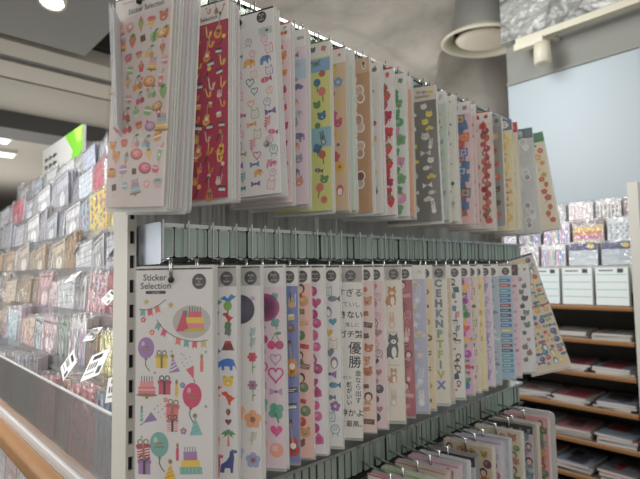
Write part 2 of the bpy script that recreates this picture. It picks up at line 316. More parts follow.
def cupcake(c,a,b): c.poly([(-2.4,0),(2.4,0),(1.6,-3.4),(-1.6,-3.4)],b); c.ell(0,.8,2.8,1.5,a,2); c.ell(0,2.2,1.8,1.2,lt(a,.25),3); c.ell(0,3.6,.6,.6,RD,4,7)
def donut(c,a,b): c.ell(0,0,3.2,2.9,a); c.ell(0,0,1.1,.9,lt(b,.8),2); [c.ell(2*cos(t),1.9*sin(t),.3,.3,[YE,WH,TL][int(t)%3],2,5) for t in (0,1,2,3,4,5)]
def pancake(c,a,b):
    for k in range(3): c.ell(0,-2+k*1.5,3.6,1.2,dk((226,170,96),.85+.08*k),1+k)
    c.ell(0,1.8,2,.8,RD,4); c.ell(.6,2.6,.7,.6,WH,5,7)
def drink(c,a,b): c.poly([(-1.6,2),(1.6,2),(1.1,-4),(-1.1,-4)],a); c.rect(-1.8,1.6,1.8,2.4,WH,2); c.line([(.3,2.4),(1.4,5)],.5,RD,1); c.ell(0,-1,.8,.8,WH,2,8)
def macaron(c,a,b): c.ell(0,1,2.8,1.5,a); c.rect(-2.7,-.4,2.7,.5,WH,2); c.ell(0,-1,2.8,1.4,a,1)
def choco(c,a,b): c.rect(-1.8,-1.8,1.8,1.8,(104,62,50)); c.line([(-1.8,0),(1.8,0)],.3,(70,40,30),2); c.line([(0,-1.8),(0,1.8)],.3,(70,40,30),2)
def blob(c,a,b): c.ell(0,0,3.2,3.2,a,1,18); c.ell(-.8,.8,1.4,1.4,lt(a,.35),2)
def dot(c,a,b): c.ell(0,0,1.3,1.3,a,1,8)
def square(c,a,b): c.rect(-3,-3,3,3,a); c.rect(-2,-2,2,2,b,2); c.ell(0,0,1.2,1.2,a,3,8)
def oblong(c,a,b): c.rect(-3.4,-1.6,3.4,1.6,a); c.line([(-2.6,.4),(2.6,.4)],.4,b,2); c.line([(-2.6,-.6),(1,-.6)],.4,b,2)
def bow(c,a,b): c.poly([(0,0),(-4,2.4),(-4,-2.4)],a); c.poly([(0,0),(4,2.4),(4,-2.4)],a); c.ell(0,0,1,1,dk(a),2,8)
def outline(c,a,b):
    c.line([(-2.6,-3.4),(-3,0),(-2.4,3.6),(-1,2),(1,2),(2.4,3.6),(3,0),(2.6,-3.4)],.45,a,1,True); c.ell(-1,0,.3,.3,a,1,6); c.ell(1,0,.3,.3,a,1,6); c.line([(-.8,-1.4),(0,-1.8),(.8,-1.4)],.35,a)
def outline2(c,a,b): c.ring(0,0,2.8,.45,a); c.line([(-1.4,-2.6),(-2,-4.4)],.45,a); c.line([(1.4,-2.6),(2,-4.4)],.45,a); c.ring(0,.6,1,.35,a)
def cutout(c,a,b): c.ell(0,2,3,3.4,WH); c.ell(.6,-2.4,2.6,3,WH); c.ell(0,2,2.2,2.5,a,2); c.ell(.6,-2.2,1.8,2.1,b,2); c.ell(-.6,2.6,.3,.3,BK,3,6); c.ell(.8,2.6,.3,.3,BK,3,6)
def plum(c,a,b): c.poly([(-2.6,-3.4),(2.6,-3.4),(3,.6),(0,4.4),(-3,.6)],a); c.ell(0,-.4,1.6,2,b,2)
def icon(c,a,b): c.ell(0,0,2.4,2.4,a); c.rect(-1.2,.2,1.2,.8,b,2); c.rect(-.3,-1.4,.3,1.6,b,2)

def fill(c, funcs, cols, x0, x1, y0, y1, nx, dy, s, r, jit=.22, bs=None):
    s*=1.42; dy*=.8; ny=int((y0-y1)/dy); k=0
    for j in range(ny):
        for i in range(nx):
            x=x0+(x1-x0)*(i+.5)/nx + ((j%2)-.5)*(x1-x0)/nx*.25 + r.uniform(-jit,jit)*s*4
            y=y0-dy*(j+.5)+r.uniform(-jit,jit)*dy
            f=r.choice(funcs); a=r.choice(cols); b=r.choice(bs or cols)
            if b==a: b=lt(a,.6)
            c.at(x,y,s*r.uniform(.85,1.15),r.uniform(-12,12)); f(c,a,b); k+=1
    c.at(0,0)

# ------------------------------------------------------------------ the hanging sticker sheets
sheet_mesh_cache={}
def side_mesh(w,h,d,name,m):
    k=(round(w,4),round(h,4),d,name,m)
    if k not in sheet_mesh_cache:
        b=MB(); W2=w/2; n=8
        for i in range(n):      # slightly curled film
            x0=-W2+w*i/n; x1=-W2+w*(i+1)/n; g=lambda x:.0009*cos(x/W2*2.2)
            b.add([(x0,g(x0),.0008),(x1,g(x1),.0008),(x1,g(x1),-h-.003),(x0,g(x0),-h-.003)],[(0,1,2,3)])
        o=b.build(name,m); sheet_mesh_cache[k]=o.data; bpy.data.objects.remove(o)
    return sheet_mesh_cache[k]
def sheet(u, v, z, w, h, yaw, roll, art, label, depth, nback, pitch=0, backtint=(214,212,206), cat='sticker sheet', ground=(228,222,214), group=None):
    """front sheet hung by its top middle, and the sheets behind it on the same hook"""
    base=W(u,v,z); root=empty('sticker_sheet', base, (R(pitch),-R(roll),-R(yaw)))
    tag(root,label,cat,group)
    mb=MB(); mb.box((-w/2,0,-h),(w/2,.0005,0),ground); cd=mb.build('backing_card','printed',root)
    pr=MB(); c=CV(pr); art(c, w*1000, h*1000); po=pr.build('sticker_print',['printed','foil'],root)
    o=bpy.data.objects.new('plastic_sleeve', side_mesh(w+.002,h,0,'plastic_sleeve','sleeve')); COL.objects.link(o); o.parent=root; o.location=(0,-.0028,.0)
    n=Vector((sin(R(yaw)),cos(R(yaw)),0)); r=Vector((cos(R(yaw)),-sin(R(yaw)),0))
    for k in range(nback):
        t=depth*(k+1)/nback
        p=base+n*t+r*(rnd.uniform(-.0004,.0012))+Vector((0,0,rnd.uniform(-.002,.001)))
        e=empty('sticker_sheet',p,(R(pitch),-R(roll+rnd.uniform(-.5,.5)),-R(yaw+rnd.uniform(-.4,.4))))
        tag(e,'sleeved sheet behind '+label.split(' hanging')[0].split(' on the')[0], cat, 'copies behind the '+label.split(' hanging')[0].split(' on the')[0])
        bt=[backtint,(232,230,226),lt(backtint,.3),(206,200,198),(226,214,216),(210,216,220)][k%6] if backtint[0]>120 else backtint
        key=('b',round(w,4),round(h,4),bt)
        if key not in sheet_mesh_cache:
            mb=MB(); mb.box((-w/2,0,-h),(w/2,.0004,0),bt); q=mb.build('backing_card','printed'); sheet_mesh_cache[key]=q.data; bpy.data.objects.remove(q)
        for nm,me,yy in (('backing_card',sheet_mesh_cache[key],0),('plastic_sleeve',side_mesh(w+.003,h,0,'plastic_sleeve','edge'),-.0018)):
            q=bpy.data.objects.new(nm,me); COL.objects.link(q); q.parent=e; q.location=(0,yy,0)
    return root
def badge(c,w,top=-11,r=6.2,dx=None):
    x=w/2-r-3.5 if dx is None else dx
    c.at(0,0); c.ell(x,top,r,r*1.06,(58,58,62),1,24)
    for t,y in (('Made',2.6),('in',0),('Japan',-2.6)): c.text(t,x,top+y,2.9,(205,205,200),2,.01)
def head(c,w,col=(232,228,222),hh=20,line=True):
    c.at(0,0); c.rect(-w/2,-hh,w/2,0,col,0)
    if line: c.rect(-w/2,-1.6,w/2,-.2,BK,1)
def hole(c): c.at(0,0); c.ell(0,-7,2.4,2.4,(120,120,118),1,12)

def art_food(c,w,h):
    c.rect(-w/2,-h,w/2,0,(222,208,204),0); c.rect(-w/2,-21,w/2,0,(226,220,214),1)
    c.rect(-w/2,-1.4,w/2,-.2,(110,100,96),2)
    c.text('Sticker Selection',4,-16,7.2,(60,56,56),2,.012); hole(c)
    c.text('Food & Sweets',-20,-6,3,(120,110,105),2)
    c.at(14,-7,.8); cupcake(c,(214,130,100),(170,110,90)); c.at(25,-6,.8); macaron(c,(190,130,110),WH)
    F=[cupcake,bowl,pancake,drink,icecream,pie,donut,choco,macaron,strawberry,apple,cake,bear,cherries,bowl,pie]
    C=[(226,120,110),(232,160,80),(214,84,110),(150,190,190),(236,190,110),(190,140,180),(206,120,90),(230,170,170),(150,190,120)]
    r=random.Random(3); fill(c,F,C,-w/2+2,w/2-2,-24,-h+3,5,17.5,1.16,r,.15)
    fill(c,[dot,star,heart],[lt(k,.2) for k in C],-w/2+2,w/2-2,-30,-h+4,5,17.5,.45,r,.5)
    c.at(w/2-12,-45,1.5,8); pie(c,(234,180,90),YE); c.at(w/2-14,-113,1.5,10); pie(c,(220,160,80),YE)
def art_music(c,w,h):
    c.rect(-w/2,-h,w/2,0,(168,24,66),0); c.rect(-w/2,-21,w/2,0,(232,228,220),1); c.rect(-w/2,-1.6,w/2,0,BK,2)
    c.text('Selection',w/2-24,-16,6,(60,56,56),2,.012)
    for x,f in ((14,sax),(24,guitar),(33,mic)): c.at(x,-8,.85,10); f(c,OR,BR)
    fill(c,[guitar,sax,mic,violin,drum,keyboard,sax],[YE,OR,(240,180,50),(230,200,180),(200,120,40)],-w/2+3,w/2-2,-24,-h+3,5,13.5,.95,random.Random(5),.12,[BK,WH,BR])
def art_doodle(c,w,h):
    c.rect(-w/2,-h,w/2,0,(230,228,224),0); c.rect(-w/2,-2,w/2,0,BK,1); badge(c,w,-9,6,w/2-15); c.at(0,0)
    c.rect(w/2-19,-29,w/2-3,-21,(178,208,198),1); c.at(w/2-9,-25,.5); flower(c,RD,RD)
    C=[(214,90,120),(120,90,160),(60,150,150),(150,170,60),(230,170,90),(90,130,180),(220,110,150)]
    r=random.Random(9)
    fill(c,[outline,outline2,elephant,outline,fish,sprig,outline2,bow,heart_o],C,-w/2+2,w/2-1,-30,-h+5,4,14,1.05,r,.2)
    c.at(w/2-15,-150,1.3); blob(c,(150,180,170),WH); c.at(w/2-15,-149,.9); plum(c,(120,60,50),BR)
    c.at(w/2-8,-172,1); elephant(c,(230,110,160),PK)
def column_art(bg, funcs, cols, header=(230,226,220), hh=20, nx=3, dy=13, s=.95, seed=1, topline=None, bdg=False, bands=(), bs=None, extra=None):
    def art(c,w,h):
        c.rect(-w/2,-h,w/2,0,bg,0)
        for (a,b,col) in bands: c.rect(-w/2,-b,w/2,-a,col,1)
        c.base=2
        if header: c.rect(-w/2,-hh,w/2,0,header,0)
        if topline: c.rect(-w/2,-2,w/2,0,topline,1)
        if bdg: badge(c,w,-12,6.4)
        c.base=2
        if header and not bdg:
            r0=random.Random(seed+50)
            for k in range(nx):
                c.at(w/2-8-k*14,-10,1.1); r0.choice(funcs)(c,r0.choice(cols),cols[0])
            c.at(0,0)
        fill(c,funcs,cols,-w/2+2,w/2-2,-(hh if header else 4)-2,-h+4,nx,dy,s,random.Random(seed),.15,bs)
        if extra: c.at(0,0); extra(c,w,h)
    return art
def art_party(c,w,h):
    c.rect(-w/2,-h,w/2,0,(232,228,226),0); c.rect(-w/2,-2.6,w/2,-1,BK,1)
    c.text('Sticker',-w/2+19,-10,8.6,(50,50,54),1,.014); c.text('Selection',-w/2+20,-18,8.6,(50,50,54),1,.014)
    c.ell(-w/2+11,-24,1.5,1.5,BK,1,10); c.rect(-w/2+11,-25.5,-w/2+29,-22.5,BK,1); c.ell(-w/2+29,-24,1.5,1.5,BK,1,10)
    c.text('birthday',-w/2+20,-24,2.4,(210,210,205),2); badge(c,w,-14,7,w/2-13)
    # bunting
    def bunt(pts,cols,f):
        c.at(0,0); c.line(pts,.6,BK,2)
        for i in range(len(pts)-1):
            a,b=pts[i],pts[i+1]; mx,my=(a[0]+b[0])/2,(a[1]+b[1])/2; c.at(mx,my,1,f*math.degrees(math.atan2(b[1]-a[1],b[0]-a[0])))
            c.poly([(-2.4,0),(2.4,0),(2.4,-7),(0,-5.2),(-2.4,-7)],cols[i%len(cols)],1); c.at(0,0)
    bunt([(-35,-40),(-28,-40.5),(-21,-39),(-14,-35.5),(-8,-31)],[TL,PK,CO,WH,TL],.6)
    bunt([(-17,-50),(-12,-57),(-6,-62),(1,-66),(9,-68.5),(17,-70),(25,-70.3),(34,-69)],[TL,PK,WH,CO,TL,PK,(206,190,110),CO],.5)
    c.at(18,-52,1); c.ell(0,0,19,15.5,(190,188,182),1,28); c.at(20,-50,2.2); 
    c.poly([(-8,-5),(-2,-5),(-4.6,4)],(214,60,90),2); c.rect(-3.4,-4,4.6,-1.5,(232,130,140),2); c.rect(-3.4,-1.5,4.6,1,YE,2); c.rect(-2.4,1,3.6,3.4,(226,84,104),2); c.rect(-5,-1,-3,4,PU,1)
    for k in range(5): c.line([(-1.8+k*1.2,3.4),(-1.8+k*1.2,5.4)],.3,BK,2)
    c.z=1.25; c.ell(.6,-4.4,5,.8,(206,180,60),3); c.at(-3,-36,1.); star(c,(200,170,90),YE)
    G=(150,110,60)
    for (x,y,s,rt,f,a,b) in [(-28,-33,1,0,star,(206,190,110),YE),(-28,-80,1.85,0,balloon,PU,GD),(-12,-88,1.5,0,gift,YE,(130,100,60)),(0,-92,1.45,8,hat,PU,WH),(16,-95,1.5,70,popper,PK,PK),(28,-90,1.35,0,candle,CO,PK),
        (-27,-113,1.75,0,cake,(226,120,130),(236,150,150)),(-9,-112,1.6,0,gift,(214,60,96),BK),(3,-114,1.35,0,candle,YE,OR),(18,-124,2.1,-6,balloon,(214,44,96),GD),(9,-111,.6,0,flower,(110,130,190),YE),
        (-32,-138,1.2,0,candle,TL,WH),(-20,-140,1.7,-8,popper,(140,110,170),PU),(-1,-134,1.6,-6,gift,(230,110,120),(160,110,60)),(-1,-147,1.4,0,gift_striped,(226,130,140),BK),(22,-148,1.7,4,hat,(130,190,190),TL),
        (10,-153,.7,0,flower,PU,YE),(-14,-170,2.1,3,balloon,TL,GD),(-30,-172,1.7,3,gift_striped,(206,40,90),GD),(-29,-186,1.6,0,gift,PU,BK),(4,-172,1.3,0,candle,(206,60,100),PK),(17,-181,1.45,3,cake3,TL,YE),(-3,-190,1.6,0,hat,YE,OR),
        (-22,-62,.6,0,flower,CO,WH),(-31,-50,.6,0,flower,PK,WH),(-19,-100,.5,0,star,LG,WH),(-2,-80,.4,0,star,GD,WH),(8,-82,.5,0,dot,PK,WH),(32,-80,.5,0,star,TL,WH),(32,-130,.6,0,star,LG,WH),(-32,-160,.5,0,star,TL,WH),(-8,-125,.5,0,flower,CO,WH)]:
        c.at(x,y,s,rt); f(c,a,b)
    c.at(0,0)
def art_dino(c,w,h):
    head(c,w); c.rect(-w/2,-h,w/2,-1.6,(230,228,226),0); badge(c,w,-12,6.6)
    c.z=1.3; x=w/2-9
    seq=[(pterodactyl,BL,-34,1.3),(tree,(120,170,70),-42,1.2),(trex,RD,-50,1),(clover,GN,-58,.9),(clover,(110,130,120),-64,.9),(volcano,RD,-77,1.25),(dino2,(40,110,200),-95,1.4),(bear,YE,-112,1.3),(trex,(214,70,50),-127,1.25),(strawberry,(130,40,60),-141,.7),(heart,(130,30,50),-150,.8),(palm,GN,-164,1.4),(dino,NV,-187,1.7)]
    r=random.Random(2)
    for f,a,y,s in seq:
        c.at(x,y,s); f(c,a,WH); c.at(x-14,y-5,s); r.choice(seq)[0](c,r.choice([GN,BL,RD,OR,NV]),WH); c.at(x-29,y+3,s); r.choice(seq)[0](c,r.choice([GN,BL,RD,OR,NV]),WH); c.at(x-43,y-3,s); r.choice(seq)[0](c,r.choice([GN,BL,RD,OR,NV]),WH)
    c.at(0,0)
def art_botanic(c,w,h):
    head(c,w); c.rect(-w/2,-h,w/2,-1.6,(230,226,224),0); badge(c,w,-12,6.6)
    c.at(w/2-22,-44,1); 
    for k in range(6): c.ell(0,0,16-k*2.4,15-k*2.2,dk((66,62,78),1+.09*k),1+k,24)
    c.z=1.3; c.at(w/2-8,-33,.9); star(c,(190,160,210),WH,6)
    seq=[(sprig,TL,-66,1),(sprig,(120,170,150),-76,1),(stem_flower,(220,70,100),-96,1.5),(stem_flower,(160,120,160),-124,1.5),(flower,(236,170,120),-152,1.9),(sprig,(190,180,140),-170,1.1),(flower,(160,170,210),-192,1.6)]
    for f,a,y,s in seq:
        for k in range(4): c.at(w/2-9-k*17,y+(k%2)*7-2,s); f(c,a if k==0 else dk(a,1.1),(150,90,60))
    c.at(0,0)
def art_blur(c,w,h):
    head(c,w); c.rect(-w/2,-h,w/2,-1.6,(228,206,216),0); c.rect(-w/2,-22,w/2,-1.6,(230,226,224),1); badge(c,w,-12,6.6)
    c.at(w/2-20,-44,1)
    for k in range(6): c.ell(0,0,16-k*2.2,15-k*2.2,[(150,70,120),(140,50,105),(126,40,92),(112,34,80),(100,30,74),(92,28,70)][k],1+k,24)
    c.z=1.3
    seq=[(clover,TL,-30,.9),(clover,TL,-58,1.2),(cherries,(214,60,130),-78,1.7),(heart_o,(190,150,190),-96,1.4),(heart_o,(214,80,150),-112,1.9),(bow,(190,140,190),-130,1.3),(clover,(80,170,140),-150,2),(heart,(220,70,140),-170,1.6),(blob,(236,160,140),-190,1.8)]
    for f,a,y,s in seq:
        for k in range(4):
            if y>-60 and k>0 : continue
            c.at(w/2-9-k*17,y+(k%2)*6-2,s); f(c,a,WH)
    c.at(0,0)
def art_guitar(c,w,h):
    head(c,w); c.rect(-w/2,-h,w/2,-22,(112,122,178),0); badge(c,w,-12,6.4)
    c.z=1.22
    seq=[(violin,(206,170,110),-38,1.3),(drum,(220,190,120),-56,1.1),(blob,(120,90,70),-68,1),(guitar,(214,140,50),-104,1.6),(outline2,(60,60,80),-118,.8),(oblong,(60,44,50),-134,1.3),(keyboard,BK,-151,1.1),(guitar,(190,50,40),-188,1.6)]
    for f,a,y,s in seq:
        for k in range(5):
            c.at(w/2-8-k*15,y-(k%2)*4,s*1.12,6); f(c,lt(a,.0) if k==0 else dk(a,.95),WH)
    c.at(0,0)
def art_kanji(c,w,h):
    head(c,w); c.rect(-w/2,-h,w/2,-1.6,(230,227,220),0); badge(c,w,-12,6.6,w/2-14)
    x=w/2-14
    T=lambda t,xx,y,s,b=.02,sx=1: c.text(t,xx,y,s,(30,30,33),1,min(b,.018),sx)
    T('すぎる',x-1,-34,11,.008); T('ていし',x+1,-48,7.4,0); T('きない',x,-61,10,.03); T('推しに',x+2,-73,6,0); T('ガチ勢',x,-85,10,.03)
    T('優',x+5,-102,16,.01); T('勝',x+5,-119,16,.01)
    for k,ch in enumerate('金なら出す'): T(ch,x+9,-132-k*8.2,8,.008)
    T('嘘だろ',x-5,-137,4,0)
    for k,ch in enumerate('顔がいい'): T(ch,x-2,-146-k*7.2,6.8,.03)
    T('神かよ',x+1,-180,10,.01); T('て最高。',x+2,-193,8,.01)
    for k,ch in enumerate('尊い無理最高'): T(ch,x-26,-34-k*14,11,.02); T(ch,x-38,-40-k*13,7,.0)
    for k,ch in enumerate('沼ですありがとう'): T(ch,x-32,-125-k*9,8,.02)
def art_dogs(c,w,h):
    head(c,w); c.rect(-w/2,-h,w/2,-1.6,(231,224,210),0); badge(c,w,-12,6.6)
    c.z=1.2
    for k in range(3):
        x=w/2-14-k*24
        for (f,a,y,s) in [(dog,(200,130,70),-43,2.1),(bunny,(226,190,170),-75,1.7),(dog,(84,84,92),-110,2.6),(dog,(206,150,110),-149,1.6),(bunny,(220,200,180),-178,1.7)]:
            c.at(x,y-(k%2)*6,s); f(c,a if k!=1 else lt(a,.1),WH)
        c.at(0,0); c.line([(x-7,-90),(x+7,-90)],.6,(150,120,100)); c.line([(x-8,-134),(x+8,-134)],.6,(150,130,110))
    c.at(0,0)
def art_letters(c,w,h):
    head(c,w); c.rect(-w/2,-h,w/2,-1.6,(226,220,204),0); badge(c,w,-12,6.6)
    cols=[(120,136,150),(120,136,150),(104,124,146),(130,146,158),(110,140,150),(120,160,130),(160,180,90),(170,190,110),(120,150,140),(190,180,110),(110,120,180)]
    for k,ch in enumerate('CEHKNPTFIVX'): c.text(ch,w/2-12,-28-k*15.2,15.5,cols[k],1,.055)
    for k,ch in enumerate('BDGJLMQRSYZ'): c.text(ch,w/2-30,-32-k*16,17,cols[-k-1],1,.055); c.text(ch,w/2-48,-30-k*16,17,cols[k],1,.055)
def art_bars(c,w,h):
    head(c,w); c.rect(-w/2,-h,w/2,-20,(148,186,208),0); badge(c,w,-12,6.6)
    r=random.Random(8); y=-26
    while y>-h+8:
        a=r.choice([(44,60,90),(60,110,160),(190,70,60),(70,150,160),(225,205,90),(140,60,60)]); c.rect(w/2-22,y-5.5,w/2-3,y,a,1); c.rect(w/2-20,y-4,w/2-8,y-1.6,lt(a,.55),2); c.rect(w/2-46,y-5.5,w/2-26,y,dk(a,1.1),1); y-=9
# ---- row lists: u along the rail, width, height, yaw, roll, art, what it looks like, stack depth, number behind
CC=column_art
HM={}
def hooks(u, v_rail, z_top, z_bot, px, py, zpack, yaw, nm, label, grp):
    # one bar down the face of the rail, an arm over the sheets, and a tip through the hole
    n=Vector((sin(R(yaw)),cos(R(yaw)),0)); f=W(u,v_rail-.002,0)
    a=Vector((f.x,f.y,CZ+z_top+.003)); b=Vector((f.x,f.y,CZ+z_bot)); t=W(px,py,zpack)-n*.006
    root=empty('display_hook', b); tag(root,label,'display hook',grp)
    mb=MB(); mb.T=Matrix.Translation(-b); mb.tube([a,b],.0011,6); mb.build('upright_bar','chrome',root)
    mb=MB(); mb.T=Matrix.Translation(-b)
    m0=b+Vector((0,0,max(.006, zpack-z_bot+.004)))
    if zpack>z_bot-.002: m0=Vector((b.x,b.y,CZ+zpack+.004))
    else: m0=Vector((b.x,b.y,CZ+z_bot+.002))
    m1=Vector((t.x,t.y,max(t.z+.004, min(m0.z,t.z+.012)))); 
    mb.tube([m0,m0*.5+m1*.5,m1,Vector((t.x,t.y,t.z-.012))],.0018,6); mb.build('arm','chrome',root,True)
    mb=MB(); mb.T=Matrix.Translation(-b); mb.ball((t.x,t.y,t.z-.012),.0032); mb.build('tip','dark_metal',root,True)
ZT={.1885:.268,.2449:.274,.300:.286}    # sheets whose hook holds them a little higher or lower
row1=[ # u, width, height, yaw, roll, art, label, depth, n
 (.1885,.079,.189,29,-3.6,art_food,'wide pale pink sheet of food and sweets stickers on the top rail, nearest the camera',.034,8),
 (.2449,.078,.184,26,-.5,art_music,'crimson sheet of musical instrument stickers on the top rail',.017,5),
 (.300,.078,.188,22,2,art_doodle,'white sheet of coloured line-drawn animal stickers on the top rail',.012,3),
 (.3241,.078,.186,24,0,CC((232,208,212),[strawberry,apple,bear,cherries,bow,heart],[(206,70,90),(214,110,80),(190,60,110),(222,150,70)],nx=4,dy=12.5,s=1,seed=11,topline=(190,50,110)),'pale pink sheet of red fruit and bear stickers on the top rail',.010,2),
 (.3476,.078,.186,24,0,CC((226,206,216),[face,fish,elephant,cloud],[(150,150,170),(120,110,150),(214,150,120),(190,190,210)],nx=3,dy=17,s=1.2,seed=12,bands=((35,58,(176,200,214)),)),'lavender pink sheet with a grey cat sticker on the top rail',.012,3),
 (.3856,.078,.190,24,0,CC((214,214,130),[crab,tree,bear,clover,fish,icon,bunny],[(190,90,60),(90,140,80),(90,110,120),(214,120,110),(60,110,150)],nx=3,dy=16,s=1.15,seed=13,topline=(90,140,60),bands=((22,38,(130,170,206)),(106,130,(140,184,200)))),'yellow-green and sky-blue sheet of woodland stickers on the top rail',.009,2),
 (.413,.078,.188,24,0,CC((214,188,150),[flower,dot,bear,star,penguin],[(206,80,110),(90,90,140),(226,190,60),(150,100,70),(120,160,190)],nx=3,dy=17,s=1.15,seed=14,topline=(150,50,50)),'tan sheet with pink flower stickers on the top rail',.008,1),
 (.4274,.076,.187,24,0,CC((206,222,206),[sprig,leaf:=sprig,clover,dot],[(90,140,110),(70,120,140),(150,180,110)],nx=3,dy=13,s=.95,seed=15),'mint green sheet of leafy sprig stickers on the top rail',.008,2),
 (.4578,.078,.187,24,0,CC((190,146,106),[cutout,plum,cutout],[(190,150,120),(120,80,60),(214,190,170)],header=(206,176,140),nx=2,dy=23,s=1.7,seed=16),'kraft brown sheet of large white-edged stickers on the top rail',.008,2),
 (.4798,.078,.187,24,0,CC((222,220,214),[apple,icon,tree,dot,girl],[(120,110,60),(214,170,60),(90,80,90),(190,90,60)],nx=3,dy=14,s=1,seed=17),'greyish white sheet of small mustard icons on the top rail',.008,2),
 (.5074,.078,.187,24,0,CC((232,228,222),[strawberry,strawberry,clover,strawberry],[(206,34,60),(190,40,100),(214,60,70)],nx=4,dy=15,s=1.45,seed=18,topline=(200,30,60)),'white sheet with a column of red strawberry stickers on the top rail',.009,2),
 (.5366,.078,.187,24,0,CC((222,228,218),[clover,flower,clover,blob],[(84,150,90),(120,170,120),(222,150,180),(90,160,110)],nx=3,dy=17,s=1.6,seed=19),'pale sheet of green clover and pink flower stickers on the top rail',.008,2),
 (.5507,.076,.186,24,0,CC((226,176,146),[heart,dot,star],[(206,90,80),(230,140,90),(240,210,190)],nx=4,dy=11,s=.8,seed=20),'narrow-showing peach sheet of small heart stickers on the top rail',.008,1),
 (.6061,.082,.190,22,1,CC((112,110,104),[bunny,face,cloud,bow,fish],[(226,224,216),(206,204,196),(226,206,90)],header=(218,206,190),hh=22,nx=3,dy=15,s=1.2,seed=21,extra=lambda c,w,h:(c.text('Sticker',w/2-20,-8,6,BK,3),c.text('Selection',w/2-20,-15,6,BK,3))),'dark grey sheet of white animal stickers on the top rail',.012,3),
 (.639,.078,.186,24,0,CC((196,210,196),[sprig,dot,bear],[(120,140,110),(200,120,90),(150,160,150)],nx=4,dy=13,s=.9,seed=22),'sage green sheet of tiny plant stickers on the top rail',.010,2),
 (.668,.076,.186,24,0,CC((228,226,216),[tree,dot],[(60,130,80),(150,180,140)],nx=4,dy=20,s=.9,seed=23),'off-white sheet with sparse green tree stickers on the top rail',.014,3),
 (.7113,.078,.188,24,0,CC((226,188,190),[square,square,square],[(214,110,70),(70,120,150),(190,70,110),(226,160,80),(90,110,170)],nx=3,dy=14,s=1.7,seed=24),'pink sheet of blue and orange square stickers on the top rail',.010,2),
 (.7309,.078,.187,24,0,CC((230,200,200),[flower,heart],[(206,90,110),(230,150,160)],nx=4,dy=12,s=.9,seed=25),'rose sheet of small blossom stickers on the top rail',.008,1),
 (.783,.078,.192,22,0,CC((226,206,196),[strawberry,blob,apple,plum],[(176,36,40),(200,60,50),(150,40,50)],nx=4,dy=10,s=1.25,seed=26,topline=(190,40,50)),'cream sheet of glossy dark red fruit stickers on the top rail',.012,2),
 (.8204,.080,.184,24,0,CC((140,140,132),[bear,blob,icon],[(206,90,60),(90,60,50),(214,170,120)],header=(150,152,146),nx=3,dy=15,s=1.25,seed=27),'stone grey sheet of orange round stickers on the top rail',.012,2),
 (.86,.082,.192,24,0,CC((232,222,180),[flower,bow,blob],[(232,190,80),(226,150,110),(240,214,130)],header=(90,110,150),nx=3,dy=15,s=1.4,seed=28,extra=lambda c,w,h:c.text('B',w/2-12,-10,18,(226,226,226),4,.04)),'pale yellow sheet with a navy header on the top rail',.010,2),
 (.8851,.080,.190,24,0,CC((236,226,190),[flower,dot],[(232,170,70),(220,120,90)],header=(196,30,70),nx=3,dy=13,s=1,seed=29),'cream sheet with a crimson header on the top rail',.008,1),
 (.9474,.084,.194,22,2,CC((206,208,206),[cutout,outline,cutout],[(190,190,190),(150,150,160),(214,214,210)],header=(90,116,130),nx=3,dy=20,s=1.6,seed=30),'silver grey sheet of glossy outlined stickers on the top rail',.012,2),
 (1.0057,.080,.188,20,7,CC((232,224,200),[strawberry,flower,dot],[(214,70,60),(90,150,90),(230,180,90)],header=(70,130,90),nx=3,dy=15,s=1.2,seed=31),'cream sheet tilting outward at the far end of the top rail',.012,3)]
for (u,w,h,yaw,roll,art,lab,d,n) in row1:
    sheet(u,.434,ZT.get(u,.278),w,h+.016,yaw,roll,art,lab,d,n)
    hooks(u,.478,.334,.299,u,.434,ZT.get(u,.278),yaw,'',"chrome hook holding the "+lab.split(' on the')[0].split(' tilting')[0],None)
# bags turned edge-on beside the first sheet
o=empty('sticker_sheet',W(.170,.452,.246),(R(2),R(2),-R(78))); tag(o,'clear sleeved sheet turned edge-on left of the pink food sheet','sticker sheet')
mb=MB(); mb.box((-.02,0,-.11),(.02,.0006,0),(206,210,214)); mb.build('backing_card','printed',o)
q=bpy.data.objects.new('plastic_sleeve',side_mesh(.046,.112,0,'plastic_sleeve','edge')); COL.objects.link(q); q.parent=o; q.location=(0,-.002,0)

